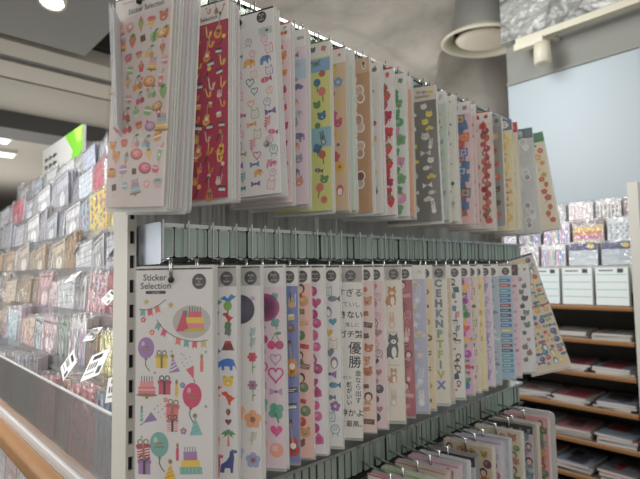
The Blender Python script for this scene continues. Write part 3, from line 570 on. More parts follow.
row2=[
 (.2196,.077,.215,9,0,art_party,'wide white birthday sheet with balloons, cakes and bunting on the middle rail',.016,5),
 (.2472,.076,.212,9,0,art_dino,'white sheet of dinosaur, volcano and palm stickers on the middle rail',.014,4),
 (.276,.076,.212,9,0,art_botanic,'white sheet with a dark blurred circle and botanical flowers on the middle rail',.012,3),
 (.3059,.076,.205,9,0,art_blur,'pale pink sheet with a plum circle, cherries and hearts on the middle rail',.012,3),
 (.3268,.076,.206,9,0,art_guitar,'periwinkle blue sheet of guitar stickers on the middle rail',.008,1),
 (.3459,.076,.205,9,0,CC((232,186,176),[bear,girl,oblong,blob],[(190,60,50),(120,80,60),(206,150,90),(90,120,80)],nx=4,dy=15,s=1.2,seed=41,bdg=True,topline=BK),'salmon pink sheet of food stand stickers on the middle rail',.006,1),
 (.366,.076,.208,9,0,CC((230,224,226),[blob,heart,plum],[(190,60,120),(170,50,110),(214,90,150)],nx=4,dy=16,s=1.3,seed=42,bdg=True,topline=BK),'white sheet of magenta blob stickers on the middle rail',.016,4),
 (.3922,.076,.204,9,0,CC((228,226,224),[penguin,outline,fish,heart,bow,outline2,flower],[(60,140,170),(190,90,120),(120,120,140),(220,170,60),(80,150,150),(150,90,160)],nx=4,dy=15.5,s=1.25,seed=43,bdg=True,topline=BK),'white sheet of teal penguin and mixed icon stickers on the middle rail',.010,2),
 (.4293,.080,.202,7,-1,art_kanji,'off-white sheet of black Japanese phrase stickers on the middle rail',.010,2),
 (.4539,.076,.200,9,0,CC((230,206,196),[girl,bear,oblong],[(190,110,70),(70,60,60),(214,150,110)],nx=4,dy=19,s=1.35,seed=44,bdg=True,topline=BK),'peach sheet of dark-haired girl face stickers on the middle rail',.008,1),
 (.4739,.076,.198,9,0,CC((230,204,206),[heart,blob,outline2],[(170,120,140),(60,60,80),(206,130,150)],nx=4,dy=15,s=1.1,seed=45,bdg=True,topline=BK),'blush pink sheet of muted round stickers on the middle rail',.008,2),
 (.5121,.076,.196,8,0,art_dogs,'cream sheet of sitting dog stickers on the middle rail',.008,2),
 (.5371,.076,.195,9,0,CC((172,92,104),[girl,oblong,bunny,outline2],[(226,190,180),(206,150,140),(120,50,60),(200,120,120)],nx=4,dy=17,s=1.25,seed=46,bdg=True,topline=BK),'brick rose sheet of dusky portrait stickers on the middle rail',.006,1),
 (.5684,.076,.195,9,0,CC((182,184,206),[cloud,bunny,star],[(232,232,232),(226,214,190),(206,210,226)],nx=3,dy=18,s=1.5,seed=47),'lavender blue sheet of white cloud stickers on the middle rail',.006,1),
 (.5861,.076,.193,9,0,CC((226,206,170),[donut,choco,macaron],[(140,90,60),(190,140,90),(110,70,50)],nx=4,dy=14,s=1.1,seed=48,bdg=True),'sand coloured sheet of brown biscuit stickers on the middle rail',.008,1),
 (.6234,.076,.193,8,0,art_letters,'cream sheet of large grey and green capital letters on the middle rail',.008,2),
 (.6374,.074,.192,9,0,CC((206,190,160),[oblong,dot],[(150,130,100),(226,214,190)],nx=4,dy=14,s=1,seed=49),'beige sheet of plain label stickers on the middle rail',.006,1),
 (.6666,.076,.192,9,0,CC((230,230,222),[sprig,keyboard,dot,girl,square],[(40,60,120),(200,60,90),(60,120,80),(40,40,50)],nx=4,dy=13,s=.95,seed=50,bdg=True,topline=BK),'white sheet of small navy and red picture stickers on the middle rail',.008,1),
 (.6942,.076,.191,9,0,CC((226,176,206),[blob,heart,fish,apple],[(230,90,60),(60,150,80),(200,50,60),(60,120,200),(240,190,60),(170,60,170)],nx=4,dy=13,s=1.25,seed=51,bdg=True),'candy pink sheet of rainbow coloured stickers on the middle rail',.008,1),
 (.7166,.076,.190,9,0,CC((222,208,190),[outline,oblong],[(150,120,100),(60,60,60)],nx=4,dy=16,s=1.1,seed=52,bdg=True,topline=BK),'oatmeal sheet of brown outline stickers on the middle rail',.008,1),
 (.7366,.076,.190,9,0,CC((232,216,160),[flower,dot],[(206,170,90),(230,150,90)],nx=4,dy=13,s=1,seed=53,bdg=True),'butter yellow sheet of small flower stickers on the middle rail',.006,1),
 (.7643,.076,.189,9,0,CC((220,206,222),[sprig,outline2,heart_o],[(150,90,150),(90,90,150),(200,110,140)],nx=4,dy=13,s=1.1,seed=54,bdg=True,topline=BK),'lilac sheet of purple line stickers on the middle rail',.008,1),
 (.7896,.076,.189,9,0,CC((170,186,196),[cloud,dot],[(120,140,160),(220,226,230)],nx=4,dy=14,s=1.1,seed=55,bdg=True),'slate blue sheet of faint cloud stickers on the middle rail',.008,1),
 (.8396,.078,.188,8,0,art_bars,'light blue sheet of dark banner stickers on the middle rail',.010,2),
 (.8683,.076,.190,9,0,CC((222,196,206),[oblong,heart],[(150,60,90),(220,150,180)],header=(44,42,46),nx=4,dy=15,s=1,seed=56),'pink sheet with a black header on the middle rail',.008,1),
 (.9115,.080,.190,8,2,CC((222,222,224),[icon,apple,bear],[(70,70,80),(110,130,110),(150,120,110)],nx=3,dy=16,s=1.15,seed=57),'pale grey sheet of small dark icons on the middle rail',.010,2)]
for (u,w,h,yaw,roll,art,lab,d,n) in row2:
    sheet(u,.434,.007,w,(h+.213-.19 if w<0 else h*.35+.1385 if u>.23 else .232),yaw,roll,art,lab,d*.75,n)
    hooks(u,.458,.052,.0125,u,.434,.007,yaw,'',"chrome hook holding the "+lab.split(' on the')[0],None)
def art_fan(c,w,h):
    c.rect(-w/2,-h,w/2,0,(222,208,184),0); c.rect(-w/2,-4,w/2,0,(60,60,70),1)
    fill(c,[fish,blob,oblong,star,icon,bow,penguin],[(70,90,150),(60,130,170),(230,160,70),(200,80,90),(240,210,120),(120,160,120)],-w/2+3,w/2-2,-10,-h+4,5,12,1.15,random.Random(60),.25)
sheet(.925,.428,.020,.070,.222,16,16,art_fan,'beige sheet of blue and orange stickers swung outward on the far rail end',.008,2)

row3=[ (.5231,(214,70,110),'white sheet with a deep pink top edge'),(.55,(140,190,70),'white sheet with a lime green top edge'),(.5835,(180,120,90),'cream sheet with a brown top edge'),
 (.6142,(214,120,170),'white sheet with a mauve pink top edge'),(.6385,(200,200,206),'pale grey sheet of round character stickers'),(.6611,(40,38,40),'sheet with a black header band'),
 (.7127,(226,196,160),'cream sheet of gold and berry stickers'),(.7421,(170,130,190),'white sheet with a lavender top edge'),(.7697,(170,190,210),'light blue sheet with a plain header'),
 (.8136,(214,206,180),'cream floral sheet with green leaves'),(.8609,(36,34,36),'lilac sheet with a wide black header'),(.8776,(226,190,150),'apricot sheet with a white border'),
 (.9257,(236,150,160),'sheet with a broad salmon pink frame')]
pal3=[[(206,80,120),(230,170,190)],[(120,170,80),(214,120,90)],[(150,100,70),(226,180,120)],[(60,60,70),(206,130,120)],[(120,130,150),(190,190,200)],[(120,130,150),(190,190,200)],[(206,120,70),(110,60,90),(190,160,80)],[(150,150,200),(200,120,160)],[(140,170,200),(226,230,234)],[(110,150,80),(206,130,120)],[(150,110,150),(120,150,160)],[(226,160,110),(206,100,90)],[(206,90,80),(90,130,100),(220,170,90)]]
for i,(u,tc,lab) in enumerate(row3):
    def mk(i=i,tc=tc):
        bg=[(230,224,222),(228,226,218),(226,218,206),(232,226,230),(206,208,212),(206,212,216),(224,210,180),(226,226,232),(196,208,220),(222,216,192),(206,198,206),(230,204,176),(236,160,166)][i]
        ex=None
        if i in(5,10): hd,hh=(36,34,36),14
        else: hd,hh=None,3
        if i==12:
            ex=lambda c,w,h:(c.rect(-w/2+5,-h,w/2-5,-7,(228,214,196),-1))
        return CC(bg,[flower,girl,bear,blob,sprig][i%3:],pal3[i],header=hd,hh=hh,nx=4,dy=16,s=1.35,seed=70+i,topline=(tc if hd is None else None),extra=ex)
    sheet(u,.417,-.277,.078,.20,38,0,mk(),lab+' on the bottom rail',.014,4,0,backtint=lt(tc,.35) if i not in (5,10) else (70,66,66))
    hooks(u,.473,-.245,-.270,u,.417,-.277,38,'',"chrome hook holding the "+lab+' low down',None)
o=empty('sticker_sheet',W(.955,.417,-.272),(0,0,-R(38))); tag(o,'thick frosted plastic folder with rounded corners ending the bottom rail','sticker folder')
mb=MB(); mb.bevbox((-.040,-.002,-.2),(.040,.004,0),.009); mb.build('folder_body','edge',o)
mb=MB(); mb.bevbox((-.037,-.001,-.198),(.037,.003,-.004),.008,col=(214,206,200)); mb.build('backing_card','printed',o)

# ------------------------------------------------------------------ divider rails
def rail(v,zt,zb,u0,u1,label):
    root=empty('divider_rail',W(u0,v,zb),(0,0,RZ_UV)); tag(root,label,'display rail')
    L=u1-u0; H=zt-zb
    k=MB(); k.box((0,0,H-.004),(L,.056,H)); k.build('top_bar','chrome',root)
    k=MB(); k.box((0,0,0),(L,.058,.004)); k.build('bottom_bar','dark_metal',root)
    k=MB(); k.box((0,.012,.004),(L,.014,H-.004)); k.build('inner_plate','dark_metal',root)
    k=MB(); k.bevbox((-.003,-.001,-.002),(0,.058,H+.001),.004,axis=0); k.build('end_plate','rail_end',root)
    k=MB(); k.bevbox((0,0,0),(.0118,.004,H-.009),.0025); k.bevbox((.0010,-.0006,.0010),(.0108,0,H-.0100),.002,mi=1)
    first=k.build('divider',['chrome','rail_plate'],root); first.location=(.001,.004,.005)
    n=min(84,int(L/.013))
    for i in range(1,n):
        c=first.copy(); COL.objects.link(c); c.parent=root; c.location=(.001+i*.013,.004+rnd.uniform(-.0008,.0008),.005)
        c.rotation_euler=(0,0,rnd.uniform(-.12,.12))
    return root
rail(.48,.334,.298,.2215,1.05,'top chrome divider rail above the first row of sticker sheets')
rail(.46,.052,.0125,.2215,1.05,'middle chrome divider rail between the first two rows of sheets')
rail(.475,-.245,-.291,.2215,1.05,'lowest chrome divider rail above the bottom row of sheets')

# gondola: back panel and slotted post
g=empty('gondola_rack',W(.2,.54,-CZ)); tag(g,'cream and grey metal gondola rack with slotted upright carrying the rails','display rack')
uvbox('back_panel',(.217,.545,-CZ+.02),(1.05,.552,.292),'panel',g)
b=uvbox('base_plinth',(.22,.40,-CZ),(1.05,.55,-CZ+.12),'cream',g)
# left upright with slots cut as dark recesses
root=g
k=MB(); H=CZ+.335
k.box((0,0,0),(.0028,.038,H)); k.box((.0082,0,0),(.0098,.038,H)); k.box((.0028,.004,0),(.0082,.038,H),mi=1)
zz=.03
while zz<H-.03: k.box((.0028,.0008,zz),(.0082,.004,zz+.0125),mi=0); zz+=.0262
up=k.build('slotted_upright',['cream','black']); up.location=W(.2070,.514,-CZ); up.rotation_euler=(0,0,RZ_UV); up.parent=g; up.matrix_parent_inverse=parent_mat(g).inverted()
k=MB(); k.box((0,0,0),(.012,.036,H)); up=k.build('slotted_upright','cream'); up.location=W(1.052,.510,-CZ); up.rotation_euler=(0,0,RZ_UV); up.parent=g; up.matrix_parent_inverse=parent_mat(g).inverted()

exec_left=True
# ------------------------------------------------------------------ end fixture on the left: tiers behind a clear fence
fx=empty('tiered_fixture',W(.3,.9,-CZ)); tag(fx,'tiered end fixture with clear acrylic fence and rounded wooden front edge','display fixture')
V0,V1=.556,2.4
uvbox('base_cabinet',(.30,V0,-CZ),(.80,V1,-.45),'shelf_white',fx)
uvbox('lower_shelf',(.19,V0,-.425),(.80,V1,-.412),'shelf_white',fx)
uvbox('base_board',(.205,V0,-.285),(.80,V1,-.262),'shelf_white',fx)
uvbox('wood_edge',(.182,V0,-.288),(.205,V1,-.258),'wood',fx,.008,axis=1)
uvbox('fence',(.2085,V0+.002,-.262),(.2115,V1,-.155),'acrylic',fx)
uvbox('fence_lip',(.2080,V0+.002,-.155),(.2120,V1,-.1535),'acredge',fx)
uvbox('fence_channel',(.2055,V0,-.262),(.2145,V1,-.250),'acredge',fx)
TZ=[(.222,.262,-.262),(.262,.305,-.165),(.305,.335,-.09),(.335,.37,-.01),(.37,.41,.07),(.41,.47,.165),(.47,.56,.26)]
for i,(a,b_,z) in enumerate(TZ[1:],1):
    uvbox('riser_shelf',(a-.004,V0+.1,z-.006),(b_+.002 if i<6 else .6,V1,z),'shelf_white',fx)
    uvbox('riser_panel',(a-.004,V0+.1,TZ[i-1][2]),(a-.001,V1,z-.006),'shelf_white',fx)
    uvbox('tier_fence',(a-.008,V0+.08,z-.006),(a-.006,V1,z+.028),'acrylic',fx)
pk_cache={}
def packet(name,u,v,z,wd,ht,th,lean,col,style,label,cat,group,turn=0,bag=True,slump=0,side=None):
    """upright packet; width runs along v, face toward -u"""
    root=empty(name,W(u,v,z+.001+wd/2*abs(sin(R(slump)))),(0,R(slump),RZ_UV+pi/2+R(turn))); tag(root,label,cat,group)
    key=(wd,ht,th,col,style,lean,side)
    if key not in pk_cache:
        k=MB(); k.T=Matrix.Rotation(R(-lean*.4),4,'X')    # local x along v, local y toward -u (front is +y)
        k.box((-wd/2,0,0),(wd/2,th,ht),side or dk(col,.92))
        c=CV(k,.0001); r=random.Random(int(wd*7919+ht*104729+sum(col)*31+len(style)*17+lean*5))
        old=k.T; k.T=old@Matrix.Translation((0,th,ht))@Matrix.Rotation(pi,4,'Z')
        w,h=wd*1000,ht*1000
        c.rect(-w/2,-h,w/2,0,col,0)
        if style=='lines':
            for q in range(5): c.rect(-w/2+4,-8-q*h/6,w/2-4-q*3,-6-q*h/6,dk(col,.75),1)
        elif style=='photo':
            c.rect(-w/2+3,-h+5,w/2-3,-h*.32,dk(col,.8),1); c.ell(0,-h*.62,w*.24,h*.2,lt(col,.5),2); c.rect(-w/2+4,-9,w/2-8,-5,dk(col,.45),1)
        elif style=='dots': fill(c,[dot,flower,heart],[dk(col,.6),(206,80,100),(90,130,170)],-w/2+2,w/2-2,-6,-h+4,4,11,1,r)
        elif style=='stripes':
            cs=[(214,130,170),(120,170,200),(180,150,206),(226,190,140),(130,190,170),(90,100,150)]
            for q in range(9): x=-w/2+3+q*(w-6)/9; c.rect(x,-h+4,x+(w-6)/14,-h*.25,cs[q%6],1)
            c.rect(-w/2+3,-h*.2,w/2-3,-3,lt(col,.5),1)
        elif style=='grid':
            for q in range(4): c.rect(-w/2+4,-h*.2-q*h*.2,w/2-4,-h*.18-q*h*.2,(120,190,196),1)
            c.rect(w*.18,-h*.14,w*.36,-h*.03,(60,60,70),1); c.rect(-w*.4,-h*.1,w*.05,-h*.06,(90,110,120),1)
        elif style=='memo':
            cs=[(232,190,60),(226,140,70),(206,110,160)]
            for a in range(3):
                for q in range(3): c.rect(-w/2+5+q*(w-8)/3,-h*.45-a*h*.17,-w/2+3+(q+1)*(w-8)/3,-h*.3-a*h*.17,cs[a],1)
            c.rect(-w/2,-h*.2,w/2,0,(140,120,110),1)
        elif style=='blobs':
            fill(c,[blob],[(60,66,80)],-w/2+2,w/2-2,-h*.2,-h+3,5,h/6,.8,r,.02)
        elif style=='navy':
            c.rect(-w/2,-h*.32,w/2,0,(52,50,110),1); c.ell(w*.28,-h*.14,w*.12,h*.1,YE,2); 
            for q in range(3): c.rect(-w/2+4,-h*.42-q*h*.18,w/2-4,-h*.40-q*h*.18,(140,190,200),1)
        elif style=='reddots': fill(c,[dot],[(190,60,70),(60,60,80),(206,120,120)],-w/2+2,w/2-2,-4,-h+3,6,9,1.2,r,.3)
        elif style=='bars': 
            for q in range(6): c.rect(-w/2+3+q*(w-6)/6,-h*.85,-w/2+3+q*(w-6)/6+w*.05,-h*.2,BK,1)
        k.T=old
        a=k.build('printed_card','printed'); kb=MB(); kb.T=Matrix.Rotation(R(-lean*.4),4,'X'); kb.box((-wd/2-.0015,-.001,0.0006),(wd/2+.0015,th+.002,ht+.006)); bb=kb.build('clear_bag','crinkle')
        pk_cache[key]=(a.data,bb.data); bpy.data.objects.remove(a); bpy.data.objects.remove(bb)
    for nm,me in zip(('printed_card','clear_bag'),pk_cache[key]):
        if nm=='clear_bag' and not bag: continue
        q=bpy.data.objects.new(nm,me); COL.objects.link(q); q.parent=root
    return root
SL=1
ORD=['first','second','third','fourth','fifth','sixth','seventh','eighth','ninth','tenth','eleventh','twelfth','thirteenth','fourteenth','fifteenth','sixteenth','seventeenth','eighteenth','nineteenth','twentieth']
TN=['fenced bottom tier','second tier','third tier','fourth tier','fifth tier','sixth tier','top tier']
WG=(226,226,222)
def cn(c):
    r,g,b_=c; m=max(c); d=m-min(c)
    if d<22: return 'white' if m>205 else 'grey' if m>100 else 'dark grey'
    if r==m: return ('yellow' if g>180 else 'kraft brown' if g>130 and b_>80 and r<225 else 'orange' if g>130 else 'pink' if b_>130 else 'red')
    return 'green' if g==m else 'blue'
left_rows=[ # tier -> width, height, slots of (colour, style, copies)
 (.085,.105,-6,[((70,110,150),'dots',2),((206,70,80),'dots',2),((214,150,110),'photo',2),((176,70,80),'lines',2),((110,92,100),'photo',3),((80,90,110),'lines',3),((150,130,120),'photo',2),((190,180,170),'lines',2)],.02),
 (.075,.085,-8,[((226,220,110),'lines',2),((190,160,120),'photo',3),((214,206,206),'stripes',2),((176,200,180),'photo',2),((214,180,186),'photo',2),((190,206,216),'photo',2),((226,196,170),'dots',3),((206,180,200),'photo',2),((190,210,220),'lines',2),((214,190,200),'dots',2)],.013),
 (.080,.088,-10,[((214,90,96),'photo',2),((226,180,186),'dots',2),((220,220,220),'bars',2),((206,210,212),'lines',2),((232,214,216),'dots',3),((206,160,166),'photo',2),((176,150,120),'photo',4),((160,134,104),'lines',4),((176,150,120),'photo',3),((200,180,160),'lines',3),((190,170,150),'photo',3)],.008),
 (.080,.085,-10,[((210,214,224),'lines',3),((226,228,230),'photo',3),((214,216,220),'lines',4),((186,150,110),'lines',4),((206,190,160),'photo',3),((226,222,214),'lines',4),((200,176,146),'photo',4),((214,200,180),'lines',3),((190,176,160),'photo',3),((226,222,214),'lines',3)],.008),
 (.085,.10,-12,[((226,206,100),'photo',3),((232,210,90),'dots',3),((176,206,224),'dots',3),((222,222,226),'photo',4),((214,216,222),'lines',4),((200,206,214),'photo',4),((206,200,214),'lines',3),((222,222,222),'photo',4),((206,206,210),'lines',3),((190,190,196),'lines',3)],.006),
 (.090,.105,-12,[((230,230,228),'lines',3),((214,80,100),'dots',3),((206,216,226),'lines',3),((190,196,210),'photo',5),((200,200,214),'photo',5),((214,214,222),'lines',4),((222,222,226),'photo',4),((200,206,200),'lines',4),((196,196,204),'photo',4)],.006),
 (.090,.10,-8,[((190,196,206),'lines',6),((200,200,206),'lines',6),((206,206,212),'photo',5),((180,190,210),'lines',5),((206,206,206),'photo',4),((196,200,200),'lines',4)],.006)]
vstart=[.60,.68,.80,.86,.95,1.06,1.12]
for t,(wd,ht,lean,slots,th) in enumerate(left_rows):
    ua,ub,z=TZ[t]; v=vstart[t]
    base=list(slots)
    while v+len(slots)*(wd+.004)<min(2.3,5.6*ub): slots=slots+[(base[(len(slots)*5+t)%len(base)][0],base[(len(slots)*3+1)%len(base)][1],1)]
    slots=slots[:20]
    for s,(col,style,n) in enumerate(slots):
        n=min(n,2) if t<5 else n
        lab='%s card packets, %s slot from the cream upright, %s'%(cn(col),ORD[s],TN[t])
        step=min(.012,(ub-ua-.022)/max(1,n)) if t<5 else .010
        for k in range(n):
            packet('card_packet',ua+.009+k*step+max(0,th-.006)*.6,v+wd/2+rnd.uniform(-.004,.004),z,wd-.006,ht*[1,.9,1.08,.96,.86][(s*3+t)%5]+rnd.uniform(-.0,.0)+[.0,.006,.012][k%3]*.5,round(min(th,step*.8),4),lean+[0,2,-2][s%3],(lt(col,.4) if t==0 else col) if k==0 or t<3 else dk(col,.93),style,lab,'card packet','%s packets in slot %s of the %s'%(cn(col),ORD[s],TN[t]),turn=[0,6,-7,4,-3,8][(s+t)%6],slump=(SL*[9,14,11,6,13][(s+t)%5] if t>=3 else [0,4,-3,1,-5,2,3][(s*2+t)%7]),side=(None if t<3 or max(col)-min(col)>50 else [(90,96,112),(120,112,104),(70,76,90)][(s+t)%3]))  # fenced bottom tier: lit look put into lighter packet colours
        v+=wd+.004
# price cards clipped along the tiers
def price_card(u,v,z,w,h,tilt,turn,roll,label,group=None):
    root=empty('price_card',W(u,v,z),(0,0,RZ_UV+pi/2+R(turn))); tag(root,label,'price card',group)
    k=MB(); k.T=Matrix.Rotation(R(roll),4,'Y')@Matrix.Rotation(R(tilt),4,'X')
    k.box((-w/2,-.0006,0),(w/2,0,h),(240,240,240)); c=CV(k,.0001); old=k.T; k.T=old@Matrix.Translation((0,0,h))@Matrix.Rotation(pi,4,'Z')
    W_,H_=w*1000,h*1000
    c.rect(-W_*.3,-H_*.26,W_*.2,-H_*.1,BK,1); 
    for q in range(4): c.rect(-W_*.38+q*W_*.13,-H_*.62,-W_*.38+q*W_*.13+W_*.07,-H_*.38,(50,50,56),1)
    c.rect(W_*.22,-H_*.9,W_*.42,-H_*.62,(70,70,76),1); c.rect(-W_*.4,-H_*.82,W_*.1,-H_*.76,(130,130,136),1)
    k.T=old; k.build('card','printed',root)
    k=MB(); k.tube([(0,-.001,0),(0,-.02,-.012)],.0012,6); k.build('clip','acredge',root)
price_card(.232,.70,-.138,.048,.040,35,12,18,'large tilted white price card above the red patterned packets','price cards on the tiers')
price_card(.226,.80,-.145,.040,.032,30,-10,-20,'white price card lying flat beside the large tilted one','price cards on the tiers')
price_card(.228,.60,-.150,.034,.030,20,20,14,'white price card against the cream upright','price cards on the tiers')
price_card(.262,.80,-.100,.040,.024,40,4,8,'white price card in front of the kraft packets',None)
price_card(.30,.84,-.045,.040,.024,40,-6,-12,'white price card right of the striped bag',None)
price_card(.30,1.03,-.010,.044,.024,45,6,10,'white price card left of the striped bag',None)
price_card(.335,.92,.035,.04,.022,35,-10,18,'small white price card near the post, fourth tier',None)
price_card(.37,1.28,.080,.046,.024,40,8,-10,'white price card above the kraft packets',None)
price_card(.335,1.12,.05,.044,.022,35,-10,14,'white price card on the fourth tier beside the brown packets',None)
# sign board above the tiers
sg=empty('sign_board',W(.575,2.36,.375),(0,0,RZ_UV+pi/2)); tag(sg,'white sign board with green leaf corner and black symbols above the tiers','sign')
k=MB(); k.box((-.52,-.012,0),(0,0,.175),(196,198,194)); # local +x runs along +v (away), so the near end is -x
k.T=Matrix.Translation((0,.0002,0))@Matrix.Rotation(pi,4,'Z'); c=CV(k,.0002)
c.at(0,0)
gx=520
c.poly([(gx-210,175),(gx,175),(gx,0),(gx-230,0),(gx-130,60),(gx-110,100)],(110,190,40),1); c.poly([(gx-90,172),(gx-10,172),(gx-10,120),(gx-60,120)],(170,220,90),2); c.poly([(gx-70,0),(gx-8,0),(gx-8,80)],(60,150,40),2)
for a in range(4):
    for q in range(3): c.ell(50+q*62,28+a*32,16,10,(40,40,44),1,10); c.rect(62+q*62,24+a*32,88+q*62,32+a*32,(70,70,74),1)
k.T=Matrix.Identity(4); k.build('board','printed',sg)
# lower level packets seen under the wooden edge
for i in range(9):
    col=[(232,226,220),(226,150,160),(214,206,196),(206,170,130),(230,228,226),(220,180,186),(196,200,206),(226,150,160),(226,226,220)][i]
    packet('card_packet',.235,.62+i*.085,-.412,.078,.095,.025,-8,col,['lines','dots','photo'][i%3],'%s packet on the low shelf under the wooden edge, %s from the rack'%(cn(col),ORD[i]),'card packet',None)

# ------------------------------------------------------------------ shelf unit on the right, facing along -u
UR=1.96
su=empty('shelf_unit',W(UR+.15,.8,-CZ)); tag(su,'cream metal shelf unit with wooden shelf edges across the aisle','shelf unit')
VA,VB=.478,1.72
for z in (-.14,-.262,-.385,-.508,-.632,-.760,-.90):
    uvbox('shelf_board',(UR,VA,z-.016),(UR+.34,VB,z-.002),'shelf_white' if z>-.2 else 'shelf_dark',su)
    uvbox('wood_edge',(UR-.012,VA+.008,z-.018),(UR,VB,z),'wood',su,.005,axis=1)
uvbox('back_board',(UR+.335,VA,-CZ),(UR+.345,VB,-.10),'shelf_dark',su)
uvbox('upright',(UR-.02,VA-.032,-CZ),(UR+.02,VA,.292),'cream',su)
uvbox('upright',(UR-.02,VB,-CZ),(UR+.02,VB+.03,.292),'cream',su)
uvbox('side_panel',(UR+.02,VA-.03,-CZ),(UR+.34,VA-.002,.285),'cream',su)
uvbox('plinth',(UR+.02,VA,-CZ),(UR+.34,VB,-CZ+.12),'cream',su)
for i,(uu,z) in enumerate(((UR+.06,.005),(UR+.13,.090),(UR+.20,.175))):
    uvbox('step_shelf',(uu,VA,z-.008),(UR+.34,VB,z),'shelf_white',su)
    uvbox('step_riser',(uu,VA,z-.1),(uu+.004,VB,z-.008),'shelf_white',su)
RR=[ # step: u, z, height, items from near post outwards (width, colour, style, label)
 (UR+.02,-.14,.135,[(.112,(226,232,230),'grid'),(.112,(226,232,230),'grid'),(.112,(222,230,230),'grid'),(.112,(226,232,230),'grid'),(.112,(226,226,230),'grid'),(.112,(226,232,230),'grid')],.03),
 (UR+.085,.005,.085,[(.11,(206,212,218),'navy'),(.11,(206,212,218),'navy'),(.10,(226,222,226),'stripes'),(.09,(230,224,228),'dots'),(.10,(226,220,224),'stripes'),(.10,(230,220,230),'dots')],.014),
 (UR+.155,.090,.095,[(.105,(222,226,230),'blobs'),(.12,(206,180,150),'memo'),(.11,(222,206,220),'stripes'),(.10,(130,130,136),'stripes'),(.11,(226,222,230),'dots'),(.10,(206,196,210),'stripes')],.014),
 (UR+.225,.175,.09,[(.06,(150,110,96),'lines'),(.095,(214,206,200),'bars'),(.10,(232,220,220),'reddots'),(.11,(190,190,190),'lines'),(.10,(200,196,190),'photo')],.014)]
RN=['upright on the shelf','lowest step','middle step','top step']
SD=dict(grid='white and teal boxed notepad',navy='navy-topped notepad',stripes='pastel striped pen set',dots='flower-dotted memo packet',blobs='white pack of round dark dots',memo='yellow, orange and pink memo set',lines='plain lined packet',bars='grey barred packet',reddots='white pack of scattered red dots',photo='beige picture packet')
for t,(uu,z,ht,items,th) in enumerate(RR):
    v=VA+.012
    for s,(wd,col,style) in enumerate(items):
        lab='%s, %s from the near upright, %s'%(SD[style],ORD[s],RN[t])
        for k in range(2 if t else 1):
            packet('stationery_packet',uu+k*.02,v+wd/2,z,wd-.008,ht,th,-8,col,style,lab if k==0 else lab.replace(', ',' behind its twin, ',1) if False else lab,'stationery',('twin '+lab) if t else None,bag=(t!=0))
        v+=wd+(.006 if t else .004)
# flat pads lying on the lower shelves
cols=[(206,200,196),(190,150,160),(170,170,176),(226,224,220),(200,120,130),(150,160,180),(214,190,180),(120,110,110)]
r=random.Random(21)
padname={}
for si,z in enumerate((-.262,-.385,-.508,-.632,-.760,-.90)):
    v=VA+.02; sl=0
    while v<1.35:
        wd=.135; n=[3,3,3,4,4,4][si]
        for k in range(n):
            col=[(176,190,206),(206,140,150),(200,196,190),(226,222,216),(190,110,120),(160,160,164)][(si*2+sl+k*(si%2+1))%6]
            root=empty('paper_pad',W(UR+.10+r.uniform(-.008,.008),v+wd/2,z-.002+k*.0078),(0,0,RZ_UV+pi/2+R(r.uniform(-7,7))))
            tag(root,'%s paper pad in the %s pile from the near upright, %s lower shelf'%(cn(col),ORD[sl],ORD[si]),'paper pad','pads in the %s pile of the %s lower shelf'%(ORD[sl],ORD[si]))
            m=MB(); m.box((-wd/2+.006,-.09,0),(wd/2-.006,.09,.007),(214,210,204)); m.box((-wd/2+.006,-.09,.007),(wd/2-.006,.09,.0074),col)
            c=None; 
            if k==n-1:
                for q in range(9): m.box((r.uniform(-.05,.04),r.uniform(-.08,.06),.0074),(r.uniform(-.0,.055),r.uniform(-.0,.08),.0076+q*.00002),r.choice([dk(col,.7),lt(col,.6),(90,90,100),(200,80,90)])) if q<4 else None
            m.build('pad_block','printed',root)
            m=MB(); m.box((-wd/2+.004,-.092,.0001),(wd/2-.004,.092,.0078)); m.build('clear_wrap','sleeve',root)
        v+=wd+.012; sl+=1

# ------------------------------------------------------------------ the room
def st(name,a,b,m): return tag(uvbox(name,a,b,m),kind='structure')
st('floor',(-3,-3,-CZ-.1),(9,11,-CZ),'floor')
st('wall_right',(2.31,-1.6,-CZ),(2.45,1.055,.915),'wall')
st('trim_1',(2.31,-1.6,.915),(2.45,1.055,1.10),'bulk')
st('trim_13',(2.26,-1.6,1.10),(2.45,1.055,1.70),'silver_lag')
st('trim_2',(2.300,-1.6,.90),(2.312,1.055,.915),'bulk')
st('trim_3',(2.300,.478,-.2),(2.312,.490,.90),'shelf_white')
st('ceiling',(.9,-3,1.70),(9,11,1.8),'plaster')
st('wall_far',(8.9,-3,-CZ),(9,11,1.8),'ceil_beige')
st('wall_left',(-3,10.9,-CZ),(9,11,1.8),'ceil_beige')
# stepped ceiling on the left, beams run along the rack
st('trim_4',(-3,-3,1.25),(.9,2.86,1.8),'ceil_left')
st('trim_5',(-3,2.86,1.33),(9,2.93,1.8),'black')
st('trim_6',(-3,2.93,1.25),(9,3.13,1.8),'ceil_beige')
st('trim_7',(-3,3.13,1.262),(9,3.22,1.8),'ceil_dark')
st('trim_8',(-3,3.22,1.25),(9,3.48,1.8),'ceil_beige')
st('trim_9',(-3,3.48,1.258),(9,3.51,1.8),'ceil_dark')
st('trim_10',(-3,3.51,1.25),(9,4.2,1.8),'ceil_tan')
st('trim_11',(-3,4.2,1.12),(9,4.55,1.8),'ceil_dark')  # beam face in shade, the shade put into its dark colour
st('trim_12',(-3,4.55,1.22),(9,10.9,1.8),'ceil_tan')
def lamp_bar(u,v,z,L,label):
    o=empty('ceiling_light',W(u,v,z),(0,0,RZ_UV)); tag(o,label,'ceiling light')
    k=MB(); k.box((-L/2,-.08,0),(L/2,.08,.04)); k.build('housing','shelf_white',o)
    k=MB(); k.bevbox((-L/2+.02,-.06,-.02),(L/2-.02,.06,0),.009,axis=0); k.build('diffuser','tube',o)
